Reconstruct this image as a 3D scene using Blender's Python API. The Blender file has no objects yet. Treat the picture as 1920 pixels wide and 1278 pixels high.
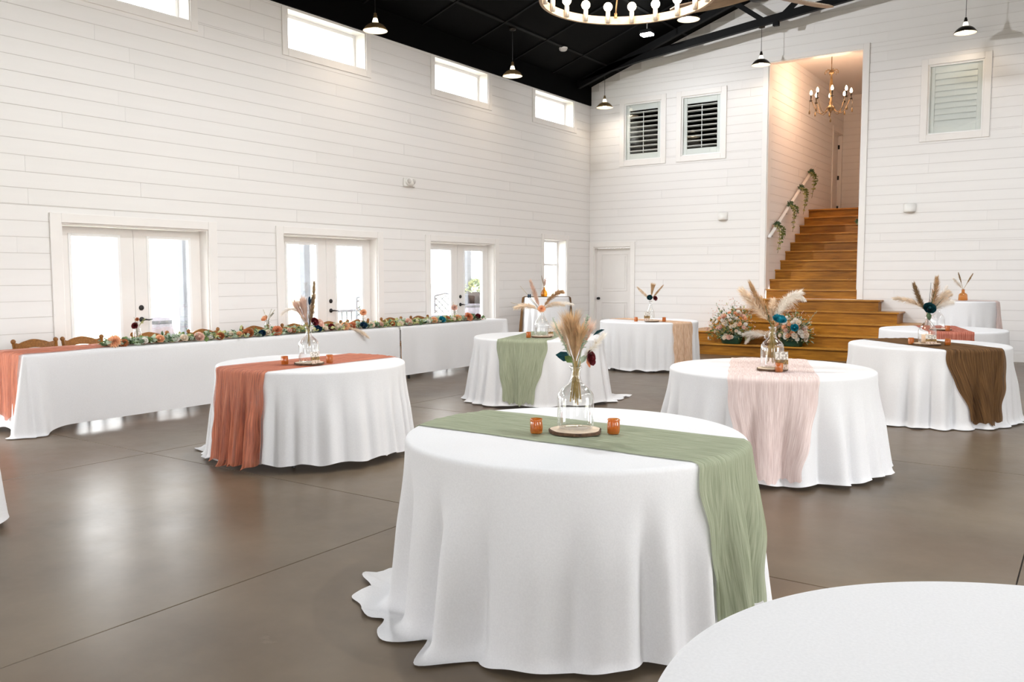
import bpy, math, random
from mathutils import Vector, Matrix
C = bpy.context.scene.collection
SC = bpy.context.scene
PI = math.pi
random.seed(7)

# ------------------------------------------------------------------ camera, sky, exposure
cam_d = bpy.data.cameras.new('camera')
cam_d.sensor_width = 36.0
cam_d.lens = 29.963
cam_d.clip_start = 0.05
cam = bpy.data.objects.new('camera', cam_d)
C.objects.link(cam)
cam.matrix_world = Matrix(((0.82446, -0.04171, 0.56438, 9.333),
                           (0.56591, 0.06420, -0.82196, -16.639),
                           (-0.00195, 0.99706, 0.07654, 1.474),
                           (0, 0, 0, 1)))
SC.camera = cam

SC.view_settings.view_transform = 'Standard'
SC.view_settings.look = 'None'
SC.view_settings.gamma = 1.0
SC.view_settings.use_curve_mapping = False
SC.view_settings.exposure = 0.52

SKY = 9.0
w = bpy.data.worlds.new('sky')
SC.world = w
w.use_nodes = True
wn = w.node_tree.nodes
wl = w.node_tree.links
wn.clear()
wo = wn.new('ShaderNodeOutputWorld')
wb = wn.new('ShaderNodeBackground')
wb.inputs['Color'].default_value = (0.985, 0.99, 1.0, 1)      # even, white overcast sky
wb.inputs['Strength'].default_value = SKY
wl.new(wb.outputs[0], wo.inputs[0])

def portal(name, loc, sx, sy, normal):
    """A light portal in a window opening: guides the sampling of the sky, gives no light of its own."""
    d = bpy.data.lights.new(name, 'AREA')
    d.shape = 'RECTANGLE'
    d.size = sx
    d.size_y = sy
    d.cycles.is_portal = True
    o = bpy.data.objects.new(name, d)
    C.objects.link(o)
    o.location = loc
    o.rotation_euler = Vector(normal).to_track_quat('-Z', 'Z').to_euler()
    return o

def point_light(name, loc, power, color, radius=0.05, parent=None):
    d = bpy.data.lights.new(name, 'POINT')
    d.energy = power
    d.color = color
    d.shadow_soft_size = radius
    o = bpy.data.objects.new(name, d)
    C.objects.link(o)
    o.location = loc
    if parent is not None:
        o.parent = parent
    return o

def spot_light(name, loc, power, color, angle, radius=0.05, parent=None, blend=0.6):
    d = bpy.data.lights.new(name, 'SPOT')
    d.energy = power
    d.color = color
    d.spot_size = angle
    d.spot_blend = blend
    d.shadow_soft_size = radius
    o = bpy.data.objects.new(name, d)
    C.objects.link(o)
    o.location = loc
    if parent is not None:
        o.parent = parent
    return o

SC.cycles.max_bounces = 12
SC.cycles.diffuse_bounces = 7
SC.cycles.glossy_bounces = 4
SC.cycles.transmission_bounces = 8
SC.cycles.transparent_max_bounces = 24
SC.cycles.caustics_reflective = False
SC.cycles.caustics_refractive = False
SC.cycles.sample_clamp_indirect = 6.0

# ------------------------------------------------------------------ materials
def srgb(r, g, b):
    def f(c):
        c /= 255.0
        return c / 12.92 if c <= 0.04045 else ((c + 0.055) / 1.055) ** 2.4
    return (f(r), f(g), f(b), 1)

def new_mat(name):
    m = bpy.data.materials.new(name)
    m.use_nodes = True
    nt = m.node_tree
    return m, nt, nt.nodes['Principled BSDF'], nt.nodes['Material Output']

def noise_mix(nt, c1, c2, scale, detail=4, vec=None, stretch=None, lo=0.3, hi=0.7, coord='Object', rough=0.55):
    tc = nt.nodes.new('ShaderNodeTexCoord')
    mp = nt.nodes.new('ShaderNodeMapping')
    if stretch:
        mp.inputs['Scale'].default_value = stretch
    nt.links.new(tc.outputs[coord], mp.inputs['Vector'])
    n = nt.nodes.new('ShaderNodeTexNoise')
    n.inputs['Scale'].default_value = scale
    n.inputs['Detail'].default_value = detail
    n.inputs['Roughness'].default_value = rough
    nt.links.new(mp.outputs[0], n.inputs['Vector'])
    r = nt.nodes.new('ShaderNodeValToRGB')
    r.color_ramp.elements[0].position = lo
    r.color_ramp.elements[1].position = hi
    r.color_ramp.elements[0].color = c1
    r.color_ramp.elements[1].color = c2
    nt.links.new(n.outputs['Fac'], r.inputs['Fac'])
    return r.outputs['Color'], n.outputs['Fac']

def bump(nt, bs, fac, strength, dist=0.01):
    b = nt.nodes.new('ShaderNodeBump')
    b.inputs['Strength'].default_value = strength
    b.inputs['Distance'].default_value = dist
    nt.links.new(fac, b.inputs['Height'])
    nt.links.new(b.outputs[0], bs.inputs['Normal'])

def plain(name, col, rough=0.5, metal=0.0, spec=0.5, var=0.06, scale=6.0, bmp=0.0):
    m, nt, bs, out = new_mat(name)
    c1 = tuple(max(0, x * (1 - var)) for x in col[:3]) + (1,)
    c2 = tuple(min(1, x * (1 + var)) for x in col[:3]) + (1,)
    c, f = noise_mix(nt, c1, c2, scale)
    nt.links.new(c, bs.inputs['Base Color'])
    bs.inputs['Roughness'].default_value = rough
    bs.inputs['Metallic'].default_value = metal
    bs.inputs['Specular IOR Level'].default_value = spec
    if bmp:
        bump(nt, bs, f, bmp)
    return m

def wood(name, dark, light, scale=7.0, stretch=(1, 12, 12), rough=0.4, spec=0.4, lo=0.3, hi=0.72, bmp=0.08):
    m, nt, bs, out = new_mat(name)
    c, f = noise_mix(nt, dark, light, scale, 8, stretch=stretch, lo=lo, hi=hi, rough=0.6)
    # board-to-board tone
    tc = nt.nodes.new('ShaderNodeTexCoord')
    mp = nt.nodes.new('ShaderNodeMapping')
    mp.inputs['Scale'].default_value = tuple(0.55 if s == min(stretch) else 0.9 for s in stretch)
    nt.links.new(tc.outputs['Object'], mp.inputs['Vector'])
    n2 = nt.nodes.new('ShaderNodeTexNoise')
    n2.inputs['Scale'].default_value = 1.7
    n2.inputs['Detail'].default_value = 2
    nt.links.new(mp.outputs[0], n2.inputs['Vector'])
    mx = nt.nodes.new('ShaderNodeMix')
    mx.data_type = 'RGBA'
    mx.blend_type = 'MULTIPLY'
    mx.inputs['Factor'].default_value = 0.55
    rr = nt.nodes.new('ShaderNodeValToRGB')
    rr.color_ramp.elements[0].position = 0.35
    rr.color_ramp.elements[1].position = 0.62
    rr.color_ramp.elements[0].color = (0.45, 0.38, 0.33, 1)
    rr.color_ramp.elements[1].color = (1, 1, 1, 1)
    nt.links.new(n2.outputs['Fac'], rr.inputs['Fac'])
    nt.links.new(c, mx.inputs['A'])
    nt.links.new(rr.outputs['Color'], mx.inputs['B'])
    nt.links.new(mx.outputs['Result'], bs.inputs['Base Color'])
    bs.inputs['Roughness'].default_value = rough
    bs.inputs['Specular IOR Level'].default_value = spec
    bump(nt, bs, f, bmp, 0.004)
    return m

def emit(name, col, strength):
    m, nt, bs, out = new_mat(name)
    bs.inputs['Base Color'].default_value = col
    bs.inputs['Emission Color'].default_value = col
    bs.inputs['Emission Strength'].default_value = strength
    return m

def thin_glass(name, tint=(1, 1, 1, 1), gloss=0.9, rough=0.02, base=0.05, edge=0.55, body=None, body_fac=0.0):
    """Thin clear glass: see-through with reflections that grow towards the edge."""
    m, nt, bs, out = new_mat(name)
    nt.nodes.remove(bs)
    tr = nt.nodes.new('ShaderNodeBsdfTransparent')
    tr.inputs['Color'].default_value = tint
    gl = nt.nodes.new('ShaderNodeBsdfGlossy')
    gl.inputs['Color'].default_value = (gloss, gloss, gloss, 1)
    gl.inputs['Roughness'].default_value = rough
    lw = nt.nodes.new('ShaderNodeLayerWeight')
    lw.inputs['Blend'].default_value = 0.35
    mr = nt.nodes.new('ShaderNodeMapRange')
    mr.inputs['To Min'].default_value = base
    mr.inputs['To Max'].default_value = edge
    nt.links.new(lw.outputs['Facing'], mr.inputs['Value'])
    ms = nt.nodes.new('ShaderNodeMixShader')
    nt.links.new(mr.outputs[0], ms.inputs['Fac'])
    nt.links.new(tr.outputs[0], ms.inputs[1])
    nt.links.new(gl.outputs[0], ms.inputs[2])
    last = ms.outputs[0]
    if body is not None:
        di = nt.nodes.new('ShaderNodeBsdfTranslucent')
        di.inputs['Color'].default_value = body
        df = nt.nodes.new('ShaderNodeBsdfDiffuse')
        df.inputs['Color'].default_value = body
        m2 = nt.nodes.new('ShaderNodeMixShader')
        nt.links.new(di.outputs[0], m2.inputs[1])
        nt.links.new(df.outputs[0], m2.inputs[2])
        m3 = nt.nodes.new('ShaderNodeMixShader')
        m3.inputs['Fac'].default_value = body_fac
        nt.links.new(last, m3.inputs[1])
        nt.links.new(m2.outputs[0], m3.inputs[2])
        last = m3.outputs[0]
    nt.links.new(last, out.inputs['Surface'])
    return m

def fabric(name, col, col2=None, scale=90, stretch=(1, 1, 1), trans=0.25, coord='Object', bmp=0.15, bscale=None, lo=0.35, hi=0.65, alpha=1.0, sheen=0.0, detail=4):
    m, nt, bs, out = new_mat(name)
    col2 = col2 or col
    c, f = noise_mix(nt, col, col2, scale, detail, stretch=stretch, coord=coord, lo=lo, hi=hi)
    nt.links.new(c, bs.inputs['Base Color'])
    bs.inputs['Roughness'].default_value = 0.9
    bs.inputs['Specular IOR Level'].default_value = 0.15
    bs.inputs['Sheen Weight'].default_value = sheen
    bump(nt, bs, f, bmp, 0.004)
    tl = nt.nodes.new('ShaderNodeBsdfTranslucent')
    nt.links.new(c, tl.inputs['Color'])
    ms = nt.nodes.new('ShaderNodeMixShader')
    ms.inputs['Fac'].default_value = trans
    nt.links.new(bs.outputs[0], ms.inputs[1])
    nt.links.new(tl.outputs[0], ms.inputs[2])
    last = ms.outputs[0]
    if alpha < 1:
        # open gauze weave: the threads part here and there
        tp = nt.nodes.new('ShaderNodeBsdfTransparent')
        m2 = nt.nodes.new('ShaderNodeMixShader')
        r = nt.nodes.new('ShaderNodeMapRange')
        r.inputs['From Min'].default_value = 0.35
        r.inputs['From Max'].default_value = 0.7
        r.inputs['To Min'].default_value = max(0, 2 * alpha - 1)
        r.inputs['To Max'].default_value = 1.0
        nt.links.new(f, r.inputs['Value'])
        nt.links.new(r.outputs[0], m2.inputs['Fac'])
        nt.links.new(tp.outputs[0], m2.inputs[1])
        nt.links.new(last, m2.inputs[2])
        last = m2.outputs[0]
    nt.links.new(last, out.inputs['Surface'])
    return m

def leafy(name, col, var=0.25, trans=0.3, scale=14, rough=0.55):
    m, nt, bs, out = new_mat(name)
    c1 = tuple(x * (1 - var) for x in col[:3]) + (1,)
    c2 = tuple(min(1, x * (1 + var)) for x in col[:3]) + (1,)
    c, f = noise_mix(nt, c1, c2, scale, 2)
    nt.links.new(c, bs.inputs['Base Color'])
    bs.inputs['Roughness'].default_value = rough
    bs.inputs['Specular IOR Level'].default_value = 0.25
    tl = nt.nodes.new('ShaderNodeBsdfTranslucent')
    nt.links.new(c, tl.inputs['Color'])
    ms = nt.nodes.new('ShaderNodeMixShader')
    ms.inputs['Fac'].default_value = trans
    nt.links.new(bs.outputs[0], ms.inputs[1])
    nt.links.new(tl.outputs[0], ms.inputs[2])
    nt.links.new(ms.outputs[0], out.inputs['Surface'])
    return m

M = {}
M['white_plank'] = plain('white_plank_paint', (0.80, 0.785, 0.775, 1), 0.45, spec=0.35, var=0.018, scale=1.3)
M['white_wall'] = plain('white_wall_backing', (0.62, 0.595, 0.575, 1), 0.6, var=0.02)
M['white_trim'] = plain('white_trim_paint', (0.82, 0.795, 0.775, 1), 0.4, spec=0.4, var=0.012)
M['white_vinyl'] = plain('white_vinyl', (0.84, 0.84, 0.84, 1), 0.35, var=0.01)
M['black_ceiling'] = plain('black_ceiling_paint', (0.0012, 0.0012, 0.0013, 1), 0.7, spec=0.05, var=0.15)
M['black_batten'] = plain('black_batten_paint', (0.0050, 0.0050, 0.0055, 1), 0.6, spec=0.10, var=0.2)
M['black_steel'] = plain('black_steel', (0.0025, 0.0025, 0.003, 1), 0.5, spec=0.12, var=0.2)
M['dark_bronze'] = plain('dark_bronze', (0.03, 0.024, 0.018, 1), 0.35, metal=0.6, var=0.2)
M['black_metal'] = plain('black_hardware', (0.012, 0.011, 0.011, 1), 0.35, spec=0.4, var=0.2)
M['brass'] = plain('aged_brass', (0.19, 0.12, 0.052, 1), 0.36, metal=0.55, var=0.2, scale=20)
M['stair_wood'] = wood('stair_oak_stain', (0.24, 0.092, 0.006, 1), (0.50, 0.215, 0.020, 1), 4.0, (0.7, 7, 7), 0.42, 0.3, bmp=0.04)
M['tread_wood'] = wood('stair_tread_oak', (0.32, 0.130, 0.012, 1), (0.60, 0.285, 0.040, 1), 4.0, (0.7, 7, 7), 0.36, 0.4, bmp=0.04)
M['stair_dark'] = wood('stair_shaded_wood', (0.075, 0.026, 0.006, 1), (0.27, 0.105, 0.022, 1), 4.0, (0.7, 7, 7), 0.36, 0.4)  # unused: stair wood darkened, shadow of the upper steps put into the colour
M['chair_wood'] = wood('chair_honey_wood', (0.20, 0.075, 0.013, 1), (0.44, 0.19, 0.040, 1), 6.0, (1, 10, 10), 0.35)
M['whitewash'] = wood('whitewashed_wood', (0.34, 0.26, 0.19, 1), (0.56, 0.46, 0.36, 1), 5.0, (2, 2, 14), 0.6)
M['fan_wood'] = wood('fan_blade_wood', (0.20, 0.135, 0.08, 1), (0.42, 0.30, 0.19, 1), 5.0, (1, 9, 9), 0.5)
M['bark'] = plain('bark', (0.10, 0.055, 0.03, 1), 0.9, var=0.5, scale=40, bmp=0.6)
M['slice_wood'] = plain('slice_wood', (0.72, 0.58, 0.43, 1), 0.6, var=0.14, scale=18)
M['cloth'] = fabric('white_tablecloth', (0.79, 0.79, 0.805, 1), (0.83, 0.83, 0.845, 1), 140, trans=0.12, bmp=0.05)
M['sage'] = fabric('sage_gauze', (0.295, 0.335, 0.225, 1), (0.520, 0.545, 0.405, 1), 8, (20, 0.8, 1), 0.3, 'UV', 0.5, alpha=0.95, detail=6, lo=0.28, hi=0.75)
M['rust'] = fabric('rust_gauze', (0.400, 0.080, 0.034, 1), (0.800, 0.350, 0.215, 1), 7, (16, 0.5, 1), 0.35, 'UV', 0.6, alpha=0.82, detail=6, lo=0.30, hi=0.72)
M['pink'] = fabric('blush_gauze', (0.800, 0.620, 0.580, 1), (0.920, 0.820, 0.790, 1), 8, (20, 0.8, 1), 0.3, 'UV', 0.4, alpha=0.88, detail=6, lo=0.28, hi=0.75)
M['brown'] = fabric('brown_gauze', (0.055, 0.024, 0.008, 1), (0.290, 0.155, 0.064, 1), 7, (18, 0.5, 1), 0.3, 'UV', 0.6, alpha=0.94, detail=6, lo=0.28, hi=0.75)
M['peach'] = fabric('peach_gauze', (0.68, 0.43, 0.27, 1), (0.82, 0.62, 0.46, 1), 9, (9, 1, 1), 0.3, 'UV', 0.3, alpha=0.92, detail=6)
M['coral'] = fabric('coral_gauze', (0.40, 0.09, 0.055, 1), (0.66, 0.28, 0.20, 1), 7, (16, 0.6, 1), 0.3, 'UV', 0.4, alpha=0.94, detail=6)
M['pane'] = thin_glass('window_glass', (0.985, 0.99, 0.985, 1), 0.85, 0.0, 0.03, 0.5)
M['loft_pane'] = thin_glass('loft_window_glass', (0.965, 0.98, 0.97, 1), 0.85, 0.0, 0.03, 0.25)
M['clear_glass'] = thin_glass('clear_bottle_glass', (0.972, 0.975, 0.972, 1), 0.95, 0.02, 0.045, 0.75)
M['amber_glass'] = thin_glass('amber_glass', (0.92, 0.52, 0.15, 1), 0.9, 0.05, 0.06, 0.5, (0.72, 0.31, 0.06, 1), 0.42)
M['amber_bottle'] = thin_glass('amber_bottle_glass', (0.90, 0.55, 0.15, 1), 0.9, 0.05, 0.06, 0.5, (0.62, 0.27, 0.03, 1), 0.35)
M['wax'] = plain('candle_wax', (0.75, 0.52, 0.34, 1), 0.5, var=0.04)
M['pampas_tan'] = leafy('pampas_tan', (0.66, 0.46, 0.27, 1), 0.2, 0.4, 30, 0.8)
M['pampas_cream'] = leafy('pampas_cream', (0.88, 0.77, 0.64, 1), 0.1, 0.45, 20, 0.8)
M['pampas_pink'] = leafy('pampas_pink', (0.80, 0.62, 0.52, 1), 0.13, 0.45, 20, 0.8)
M['pampas_brown'] = leafy('pampas_brown', (0.36, 0.24, 0.13, 1), 0.35, 0.3, 50, 0.8)
M['white_plume'] = leafy('white_plume', (0.92, 0.88, 0.83, 1), 0.05, 0.4, 20, 0.8)
M['stem_straw'] = leafy('stem_straw', (0.42, 0.30, 0.12, 1), 0.2, 0.0, 20)
M['stem_green'] = leafy('stem_green', (0.13, 0.16, 0.05, 1), 0.2, 0.0, 20)
M['euca'] = leafy('eucalyptus_sage', (0.42, 0.50, 0.38, 1), 0.3, 0.3)
M['euca_dark'] = leafy('eucalyptus_dark', (0.10, 0.16, 0.085, 1), 0.4, 0.25)
M['leaf_yellow'] = leafy('leaf_yellow_green', (0.52, 0.52, 0.24, 1), 0.3, 0.3)
M['leaf_teal'] = leafy('leaf_teal', (0.004, 0.045, 0.055, 1), 0.3, 0.1)
M['leaf_green'] = leafy('leaf_green', (0.14, 0.21, 0.06, 1), 0.35, 0.25)
M['rose_cream'] = leafy('petal_cream', (0.84, 0.74, 0.62, 1), 0.06, 0.3, 25)
M['rose_blush'] = leafy('petal_blush', (0.78, 0.54, 0.45, 1), 0.08, 0.3, 25)
M['rose_peach'] = leafy('petal_peach', (0.84, 0.50, 0.30, 1), 0.1, 0.3, 25)
M['rose_coral'] = leafy('petal_coral', (0.68, 0.27, 0.14, 1), 0.12, 0.25, 25)
M['rose_rust'] = leafy('petal_rust', (0.46, 0.17, 0.07, 1), 0.2, 0.2, 25)
M['rose_burg'] = leafy('petal_burgundy', (0.13, 0.014, 0.018, 1), 0.3, 0.15, 25)
M['rose_teal'] = leafy('petal_teal', (0.012, 0.22, 0.30, 1), 0.25, 0.2, 25)
M['rose_navy'] = leafy('petal_navy', (0.008, 0.035, 0.075, 1), 0.3, 0.1, 25)
M['rose_white'] = leafy('petal_white', (0.86, 0.83, 0.78, 1), 0.04, 0.3, 25)
M['green_pot'] = plain('dark_green_pot', (0.008, 0.05, 0.028, 1), 0.35, var=0.2)
M['card'] = None
M['bulb_warm'] = emit('lit_bulb_warm', (1.0, 0.80, 0.55, 1), 14.0)
M['bulb_candle'] = emit('lit_candle_bulb', (1.0, 0.74, 0.45, 1), 22.0)
M['bulb_flood'] = emit('lit_flood_panel', (0.95, 1.0, 1.0, 1), 45.0)
M['shade_liner'] = plain('white_enamel', (0.86, 0.84, 0.80, 1), 0.4, var=0.01)
M['neck_glass'] = emit('lit_frosted_neck', (1.0, 0.87, 0.66, 1), 2.2)
M['steel'] = plain('brushed_steel', (0.55, 0.54, 0.52, 1), 0.35, metal=0.8, var=0.05)
M['door_paint'] = plain('door_paint', (0.79, 0.765, 0.745, 1), 0.42, var=0.01)
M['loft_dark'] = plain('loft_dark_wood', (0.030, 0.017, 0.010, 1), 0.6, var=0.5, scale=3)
M['porch'] = plain('porch_concrete', (0.42, 0.41, 0.40, 1), 0.8, var=0.08, scale=2)
M['field'] = plain('dry_grass_field', (0.40, 0.40, 0.30, 1), 0.9, var=0.15, scale=0.4)
M['porch_post'] = plain('porch_post_paint', (0.11, 0.12, 0.14, 1), 0.6, var=0.15)
M['patio_metal'] = plain('patio_metal', (0.12, 0.13, 0.15, 1), 0.5, var=0.15)
M['barrel_wood'] = plain('barrel_wood', (0.13, 0.12, 0.14, 1), 0.6, var=0.3, scale=8)
M['barrel_hoop'] = plain('barrel_hoop', (0.09, 0.09, 0.10, 1), 0.4, metal=0.6)
M['terracotta'] = plain('terracotta', (0.035, 0.022, 0.02, 1), 0.7)
M['tabletop'] = plain('grey_plastic_tabletop', (0.40, 0.40, 0.39, 1), 0.5)
M['plastic_white'] = plain('white_plastic', (0.80, 0.79, 0.77, 1), 0.4, var=0.01)
M['plastic_grey'] = plain('frosted_lens', (0.62, 0.60, 0.58, 1), 0.3, var=0.05, scale=30)
M['joint'] = plain('floor_joint', (0.045, 0.038, 0.030, 1), 0.8)
M['navy_frame'] = plain('dark_card_edge', (0.02, 0.02, 0.025, 1), 0.5)
M['denim'] = plain('blue_cushion', (0.05, 0.09, 0.16, 1), 0.9)

def floor_material():
    m, nt, bs, out = new_mat('polished_concrete')
    c, f = noise_mix(nt, (0.088, 0.062, 0.038, 1), (0.168, 0.128, 0.087, 1), 0.9, 9, lo=0.30, hi=0.70, rough=0.62)
    # rusty brown patches
    tc = nt.nodes.new('ShaderNodeTexCoord')
    n = nt.nodes.new('ShaderNodeTexNoise')
    n.inputs['Scale'].default_value = 0.33
    n.inputs['Detail'].default_value = 5
    nt.links.new(tc.outputs['Object'], n.inputs['Vector'])
    r = nt.nodes.new('ShaderNodeValToRGB')
    r.color_ramp.elements[0].position = 0.5
    r.color_ramp.elements[1].position = 0.72
    r.color_ramp.elements[0].color = (0, 0, 0, 1)
    r.color_ramp.elements[1].color = (0.75, 0.75, 0.75, 1)
    nt.links.new(n.outputs['Fac'], r.inputs['Fac'])
    mx = nt.nodes.new('ShaderNodeMix')
    mx.data_type = 'RGBA'
    nt.links.new(r.outputs['Color'], mx.inputs['Factor'])
    nt.links.new(c, mx.inputs['A'])
    mx.inputs['B'].default_value = (0.128, 0.070, 0.038, 1)
    # pale scuffs
    n3 = nt.nodes.new('ShaderNodeTexNoise')
    n3.inputs['Scale'].default_value = 3.3
    n3.inputs['Detail'].default_value = 12
    n3.inputs['Roughness'].default_value = 0.72
    nt.links.new(tc.outputs['Object'], n3.inputs['Vector'])
    r3 = nt.nodes.new('ShaderNodeValToRGB')
    r3.color_ramp.elements[0].position = 0.63
    r3.color_ramp.elements[1].position = 0.78
    r3.color_ramp.elements[0].color = (0, 0, 0, 1)
    r3.color_ramp.elements[1].color = (0.35, 0.35, 0.35, 1)
    nt.links.new(n3.outputs['Fac'], r3.inputs['Fac'])
    mx2 = nt.nodes.new('ShaderNodeMix')
    mx2.data_type = 'RGBA'
    nt.links.new(r3.outputs['Color'], mx2.inputs['Factor'])
    nt.links.new(mx.outputs['Result'], mx2.inputs['A'])
    mx2.inputs['B'].default_value = (0.36, 0.30, 0.235, 1)
    nt.links.new(mx2.outputs['Result'], bs.inputs['Base Color'])
    rg = nt.nodes.new('ShaderNodeMapRange')
    rg.inputs['To Min'].default_value = 0.22
    rg.inputs['To Max'].default_value = 0.40
    nt.links.new(n3.outputs['Fac'], rg.inputs['Value'])
    nt.links.new(rg.outputs[0], bs.inputs['Roughness'])
    bs.inputs['Specular IOR Level'].default_value = 0.25
    bump(nt, bs, n.outputs['Fac'], 0.05, 0.02)
    return m
M['floor'] = floor_material()

def card_material(kind):
    """A small printed photo card: pale print with a dark figure group and a strip of autumn grass."""
    m, nt, bs, out = new_mat('printed_card')
    tc = nt.nodes.new('ShaderNodeTexCoord')
    sp = nt.nodes.new('ShaderNodeSeparateXYZ')
    nt.links.new(tc.outputs['Generated'], sp.inputs[0])
    n = nt.nodes.new('ShaderNodeTexVoronoi')
    n.inputs['Scale'].default_value = 7
    nt.links.new(tc.outputs['Generated'], n.inputs['Vector'])
    r = nt.nodes.new('ShaderNodeValToRGB')
    r.color_ramp.interpolation = 'CONSTANT'
    e = r.color_ramp.elements
    e[0].position = 0.0
    e[0].color = (0.75, 0.60, 0.50, 1)
    e[1].position = 0.30
    e[1].color = (0.30, 0.17, 0.03, 1)
    e.new(0.55).color = (0.82, 0.80, 0.76, 1)
    nt.links.new(sp.outputs['Z'], r.inputs['Fac'])
    r2 = nt.nodes.new('ShaderNodeValToRGB')
    r2.color_ramp.elements[0].color = (0.72, 0.68, 0.64, 1)
    r2.color_ramp.elements[1].color = (0.18, 0.12, 0.08, 1)
    r2.color_ramp.elements[0].position = 0.45
    r2.color_ramp.elements[1].position = 0.62
    nt.links.new(n.outputs['Distance'], r2.inputs['Fac'])
    mx = nt.nodes.new('ShaderNodeMix')
    mx.data_type = 'RGBA'
    mx.blend_type = 'MULTIPLY'
    mx.inputs['Factor'].default_value = 0.75
    nt.links.new(r.outputs['Color'], mx.inputs['A'])
    nt.links.new(r2.outputs['Color'], mx.inputs['B'])
    nt.links.new(mx.outputs['Result'], bs.inputs['Base Color'])
    bs.inputs['Roughness'].default_value = 0.35
    return m
M['card'] = card_material(0)

# ------------------------------------------------------------------ helpers
class MB:
    def __init__(s):
        s.v = []
        s.f = []
        s.uv = None
        s.mi = []
    def add(s, vs, fs):
        n = len(s.v)
        s.v += [tuple(p) for p in vs]
        s.f += [tuple(i + n for i in f) for f in fs]
    def box(s, x0, x1, y0, y1, z0, z1, b=0.0):
        if b <= 0:
            s.add([(x0, y0, z0), (x1, y0, z0), (x1, y1, z0), (x0, y1, z0), (x0, y0, z1), (x1, y0, z1), (x1, y1, z1), (x0, y1, z1)],
                  [(3, 2, 1, 0), (4, 5, 6, 7), (0, 1, 5, 4), (1, 2, 6, 5), (2, 3, 7, 6), (3, 0, 4, 7)])
            return
        # chamfered box
        vs = []
        for sx in (0, 1):
            for sy in (0, 1):
                for sz in (0, 1):
                    X = (x0, x1)[sx]; Y = (y0, y1)[sy]; Z = (z0, z1)[sz]
                    dx = b if sx == 0 else -b; dy = b if sy == 0 else -b; dz = b if sz == 0 else -b
                    vs += [(X, Y + dy, Z + dz), (X + dx, Y, Z + dz), (X + dx, Y + dy, Z)]
        def i(sx, sy, sz, k):
            return ((sx * 2 + sy) * 2 + sz) * 3 + k
        fs = [(i(0, 0, 0, 0), i(0, 0, 1, 0), i(0, 1, 1, 0), i(0, 1, 0, 0)), (i(1, 0, 0, 0), i(1, 1, 0, 0), i(1, 1, 1, 0), i(1, 0, 1, 0)),
              (i(0, 0, 0, 1), i(1, 0, 0, 1), i(1, 0, 1, 1), i(0, 0, 1, 1)), (i(0, 1, 0, 1), i(0, 1, 1, 1), i(1, 1, 1, 1), i(1, 1, 0, 1)),
              (i(0, 0, 0, 2), i(0, 1, 0, 2), i(1, 1, 0, 2), i(1, 0, 0, 2)), (i(0, 0, 1, 2), i(1, 0, 1, 2), i(1, 1, 1, 2), i(0, 1, 1, 2))]
        for a in (0, 1):
            for c in (0, 1):
                fs.append((i(0, a, c, 1), i(1, a, c, 1), i(1, a, c, 2), i(0, a, c, 2)))
                fs.append((i(a, 0, c, 0), i(a, 1, c, 0), i(a, 1, c, 2), i(a, 0, c, 2)))
                fs.append((i(a, c, 0, 0), i(a, c, 1, 0), i(a, c, 1, 1), i(a, c, 0, 1)))
                for d in (0, 1):
                    fs.append((i(a, c, d, 0), i(a, c, d, 1), i(a, c, d, 2)))
        s.add(vs, fs)
    def lathe(s, prof, n=24, c=(0, 0, 0), cap0=False, cap1=False, wob=0.0):
        vs = []
        for k, (r, z) in enumerate(prof):
            for j in range(n):
                a = 2 * PI * j / n
                q = 1 + wob * math.sin(3 * a + k) + wob * math.sin(7 * a)
                vs.append((c[0] + r * q * math.cos(a), c[1] + r * q * math.sin(a), c[2] + z))
        fs = []
        for k in range(len(prof) - 1):
            for j in range(n):
                j2 = (j + 1) % n
                fs.append((k * n + j, k * n + j2, (k + 1) * n + j2, (k + 1) * n + j))
        if cap0:
            fs.append(tuple(range(n - 1, -1, -1)))
        if cap1:
            b = (len(prof) - 1) * n
            fs.append(tuple(range(b, b + n)))
        s.add(vs, fs)
    def tube(s, pts, r, n=8, cap=True):
        pts = [Vector(p) for p in pts]
        rs = r if isinstance(r, (list, tuple)) else [r] * len(pts)
        vs = []
        up = None
        for i, p in enumerate(pts):
            t = (pts[min(i + 1, len(pts) - 1)] - pts[max(i - 1, 0)])
            if t.length < 1e-9:
                t = Vector((0, 0, 1))
            t.normalize()
            if up is None:
                up = Vector((0, 0, 1)) if abs(t.z) < 0.9 else Vector((1, 0, 0))
            a = t.cross(up)
            if a.length < 1e-6:
                a = t.cross(Vector((0, 1, 0.3)))
            a.normalize()
            b = a.cross(t).normalized()
            up = b
            for j in range(n):
                q = 2 * PI * j / n
                vs.append(p + (a * math.cos(q) + b * math.sin(q)) * rs[i])
        fs = []
        for i in range(len(pts) - 1):
            for j in range(n):
                j2 = (j + 1) % n
                fs.append((i * n + j, i * n + j2, (i + 1) * n + j2, (i + 1) * n + j))
        if cap:
            fs.append(tuple(range(n - 1, -1, -1)))
            b = (len(pts) - 1) * n
            fs.append(tuple(range(b, b + n)))
        s.add(vs, fs)
    def sphere(s, c, r, n=12, m=8, sq=(1, 1, 1)):
        prof = []
        vs = [(c[0], c[1], c[2] - r * sq[2])]
        for i in range(1, m):
            t = PI * i / m
            for j in range(n):
                a = 2 * PI * j / n
                vs.append((c[0] + r * sq[0] * math.sin(t) * math.cos(a), c[1] + r * sq[1] * math.sin(t) * math.sin(a), c[2] - r * sq[2] * math.cos(t)))
        vs.append((c[0], c[1], c[2] + r * sq[2]))
        fs = []
        for j in range(n):
            j2 = (j + 1) % n
            fs.append((0, 1 + j2, 1 + j))
            for i in range(m - 2):
                a = 1 + i * n
                fs.append((a + j, a + j2, a + n + j2, a + n + j))
            a = 1 + (m - 2) * n
            fs.append((a + j, a + j2, len(vs) - 1))
        s.add(vs, fs)
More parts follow.
